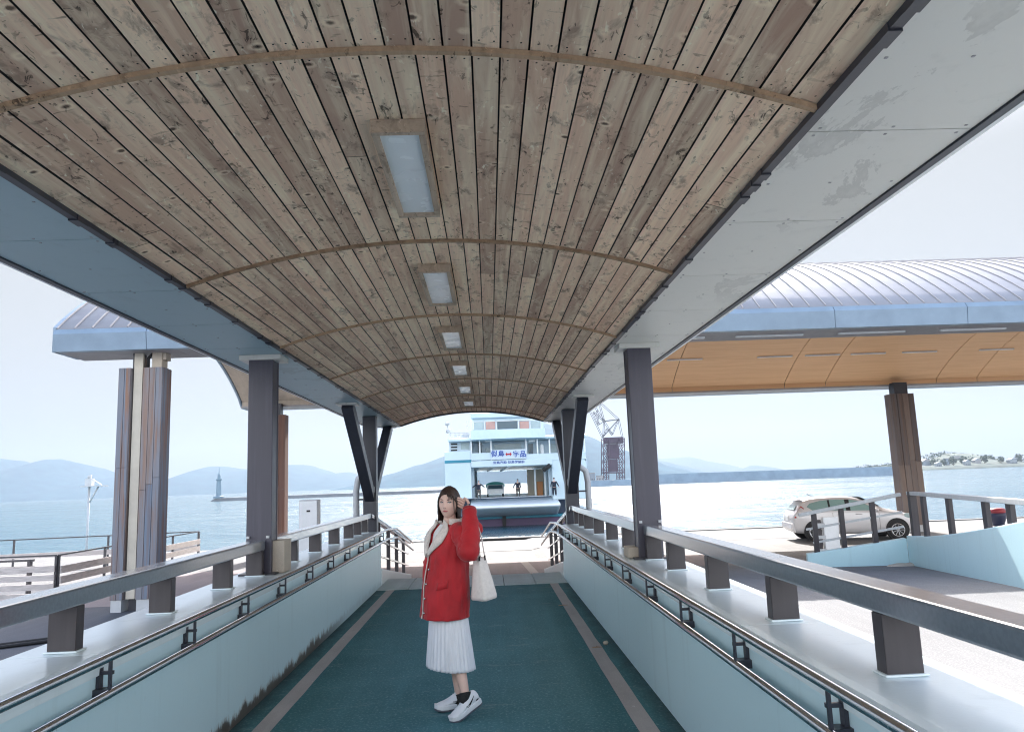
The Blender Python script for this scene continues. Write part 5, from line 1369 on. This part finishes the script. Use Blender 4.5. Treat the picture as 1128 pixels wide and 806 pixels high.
    # --- socks and trainers
    def shoe(ankle, heel, yaw_, pitch, roll, lab):
        """heel = point of the sole under the heel; foot runs forward along yaw"""
        F_ = Vector((-math.sin(yaw_), -math.cos(yaw_), 0)); S_ = Vector((math.cos(yaw_), -math.sin(yaw_), 0)); U_ = Vector((0, 0, 1))
        F2 = F_*math.cos(pitch)-U_*math.sin(pitch); U2 = U_*math.cos(pitch)+F_*math.sin(pitch)
        Q = lambda x, y, z: W(*(Vector(heel)+F2*x+S_*y+U2*z))
        def bend(x): return 0
        st = [(-.015,.022,.075),(.0,.030,.105),(.03,.035,.112),(.07,.036,.105),(.10,.038,.092),(.135,.042,.072),(.17,.046,.058),(.205,.043,.052),(.228,.033,.045),(.240,.018,.034)]
        m = MB(); rings = []
        for x, w, h_ in st:
            rings.append([Q(x, w*math.cos(a)*(1.0 if math.sin(a) < .3 else .86), .018+(h_-.018)*(.5+.5*math.sin(a)) if math.sin(a) > -.9 else .016) for a in [2*math.pi*j/20 for j in range(20)]])
        m.loft(rings); sh = m.build('shoe', MT['shoe'], t, sub=1)
        m = MB(); ring = [(-.022,.0),(-.018,.024),(0,.034),(.05,.036),(.10,.039),(.16,.048),(.205,.046),(.235,.032),(.248,.0)]
        out = ring+[(x, -y) for x, y in reversed(ring[1:-1])]
        spring = lambda x: .018*max(0, (x-.17)/.08)**2
        m.loft([[Q(x, y*k, z+spring(x)) for x, y in out] for z, k in ((0, .94), (.006, 1.0), (.026, 1.0), (.03, .96))], smooth=False); m.build('midsole', MT['shoe'], sh)
        m = MB(); m.loft([[Q(x, y*k, z+spring(x)) for x, y in out] for z, k in ((-.012, .9), (-.010, .95), (-.0005, .95))], smooth=False); m.build('outsole', MT['sole'], sh)
        # curved tick mark and heel tab on both flanks
        def fl(x, z, s, off=.003):
            for a, b in zip(st, st[1:]):
                if a[0] <= x <= b[0]:
                    u = (x-a[0])/(b[0]-a[0]); w = a[1]+(b[1]-a[1])*u; h_ = a[2]+(b[2]-a[2])*u
            cc = (z-.018)/(h_-.018)*2-1; return s*(w*math.sqrt(max(.02, 1-cc*cc))*.93+off)
        for s in (-1, 1):
            m = MB(); ctr = [(.118,.050),(.104,.042),(.092,.041),(.075,.050),(.055,.064),(.030,.082)]; th_ = [.002,.0075,.0105,.009,.0055,.0015]
            m.loft([[Q(x, fl(x, min(z+h_, .085), s), z+h_), Q(x, fl(x, z-h_, s), z-h_)] for (x, z), h_ in zip(ctr, th_)], closed=False); m.build('tick_mark', MT['black'], sh)
            m = MB(); m.loft([[Q(x, fl(x, z, s, .0035), z) for z in (.036, .046)] for x in (.002, .014, .026)], closed=False); m.build('heel_mark', MT['black'], sh)
        m = MB()
        for k in range(5):
            x = .085+.017*k; h_ = .1-.011*k; m.tube([Q(x, -.022, h_-.012), Q(x+.002, 0, h_+.004), Q(x, .022, h_-.012)], .0035, 6)
        m.build('laces', MT['shirt'], sh)
        m = MB(); m.tube([W(*(Vector(ankle)+F_*.03-Vector((0, 0, .055)))), W(*(Vector(ankle)+F_*.008-Vector((0, 0, .02)))), W(*(Vector(ankle)+Vector((0, 0, .005)))), W(*(Vector(ankle)+Vector((-.001, .002, .012))))], [.036, .041, .040, .041], 16); m.build('sock', MT['black'], sh)
    shoe(LA, (.175, -.125, .082), math.atan2(.165, .115), R_(21), 0, '')
    shoe(RA_, (.085, .085, .013), R_(66), 0, 0, '')
    return W, LW, LE
W, LW, LE = make_person()
# tote bag on her wrist
MT['canvas'] = simple('cream_canvas', (.66, .62, .60), .9, 0, .08, 40, .3)
t = thing('tote_bag', 'cream canvas tote bag hanging on two cords from the raised wrist of the woman', 'bag', W(.23, -.17, .78))
m = MB()
B = [(.246, -.27, .785), (.335, -.20, .800), (.235, -.08, .800), (.140, -.15, .783)]
T = [(.207, -.215, 1.078), (.258, -.175, 1.080), (.222, -.130, 1.078), (.170, -.170, 1.076)]
def lp(a, b, u): return tuple(p+(q-p)*u for p, q in zip(a, b))
rings = []
for i in range(13):
    u = i/12; q = [lp(b, t_, u) for b, t_ in zip(B, T)]
    rg_ = []
    for k in range(4):
        for j in range(8):
            p = Vector(lp(q[k], q[(k+1) % 4], j/8)); cen = sum((Vector(x) for x in q), Vector())/4
            p += (p-cen).normalized()*.006*math.sin(math.pi*j/8)*math.sin(math.pi*min(1, u*1.2))+Vector((1, 1, 0))*.004*mnoise.noise(p*11)
            if u == 0 and j in (0,): p += (cen-p)*.06+Vector((0, 0, .008))
            rg_.append(W(*p))
    rings.append(rg_)
m.loft(rings, caps=True); m.build('bag_body', MT['canvas'], t)
for a, b in ((T[0], T[1]), (T[3], T[2])):
    p, q = Vector(lp(a, b, .12)), Vector(lp(a, b, .88)); w_ = Vector(LW)+(Vector(LE)-Vector(LW))*.16+Vector((.052, -.01, .0))
    m = MB(); m.tube([W(*(p+Vector((0, 0, -.03)))), W(*p), W(*(p*.5+w_*.5)), W(*(w_+Vector((-.004, 0, .006)))), W(*(q*.5+w_*.5+Vector((.006, 0, 0)))), W(*q), W(*(q+Vector((0, 0, -.03))))], .0042, 6); m.build('strap', MT['canvas'], t)
    m = MB()
    for r_ in (p, q): m.tube([W(*(r_+Vector((0, -.004, -.022)))), W(*(r_+Vector((0, -.004, .012))))], .0065, 6)
    m.build('strap_tab', MT['black'], t)
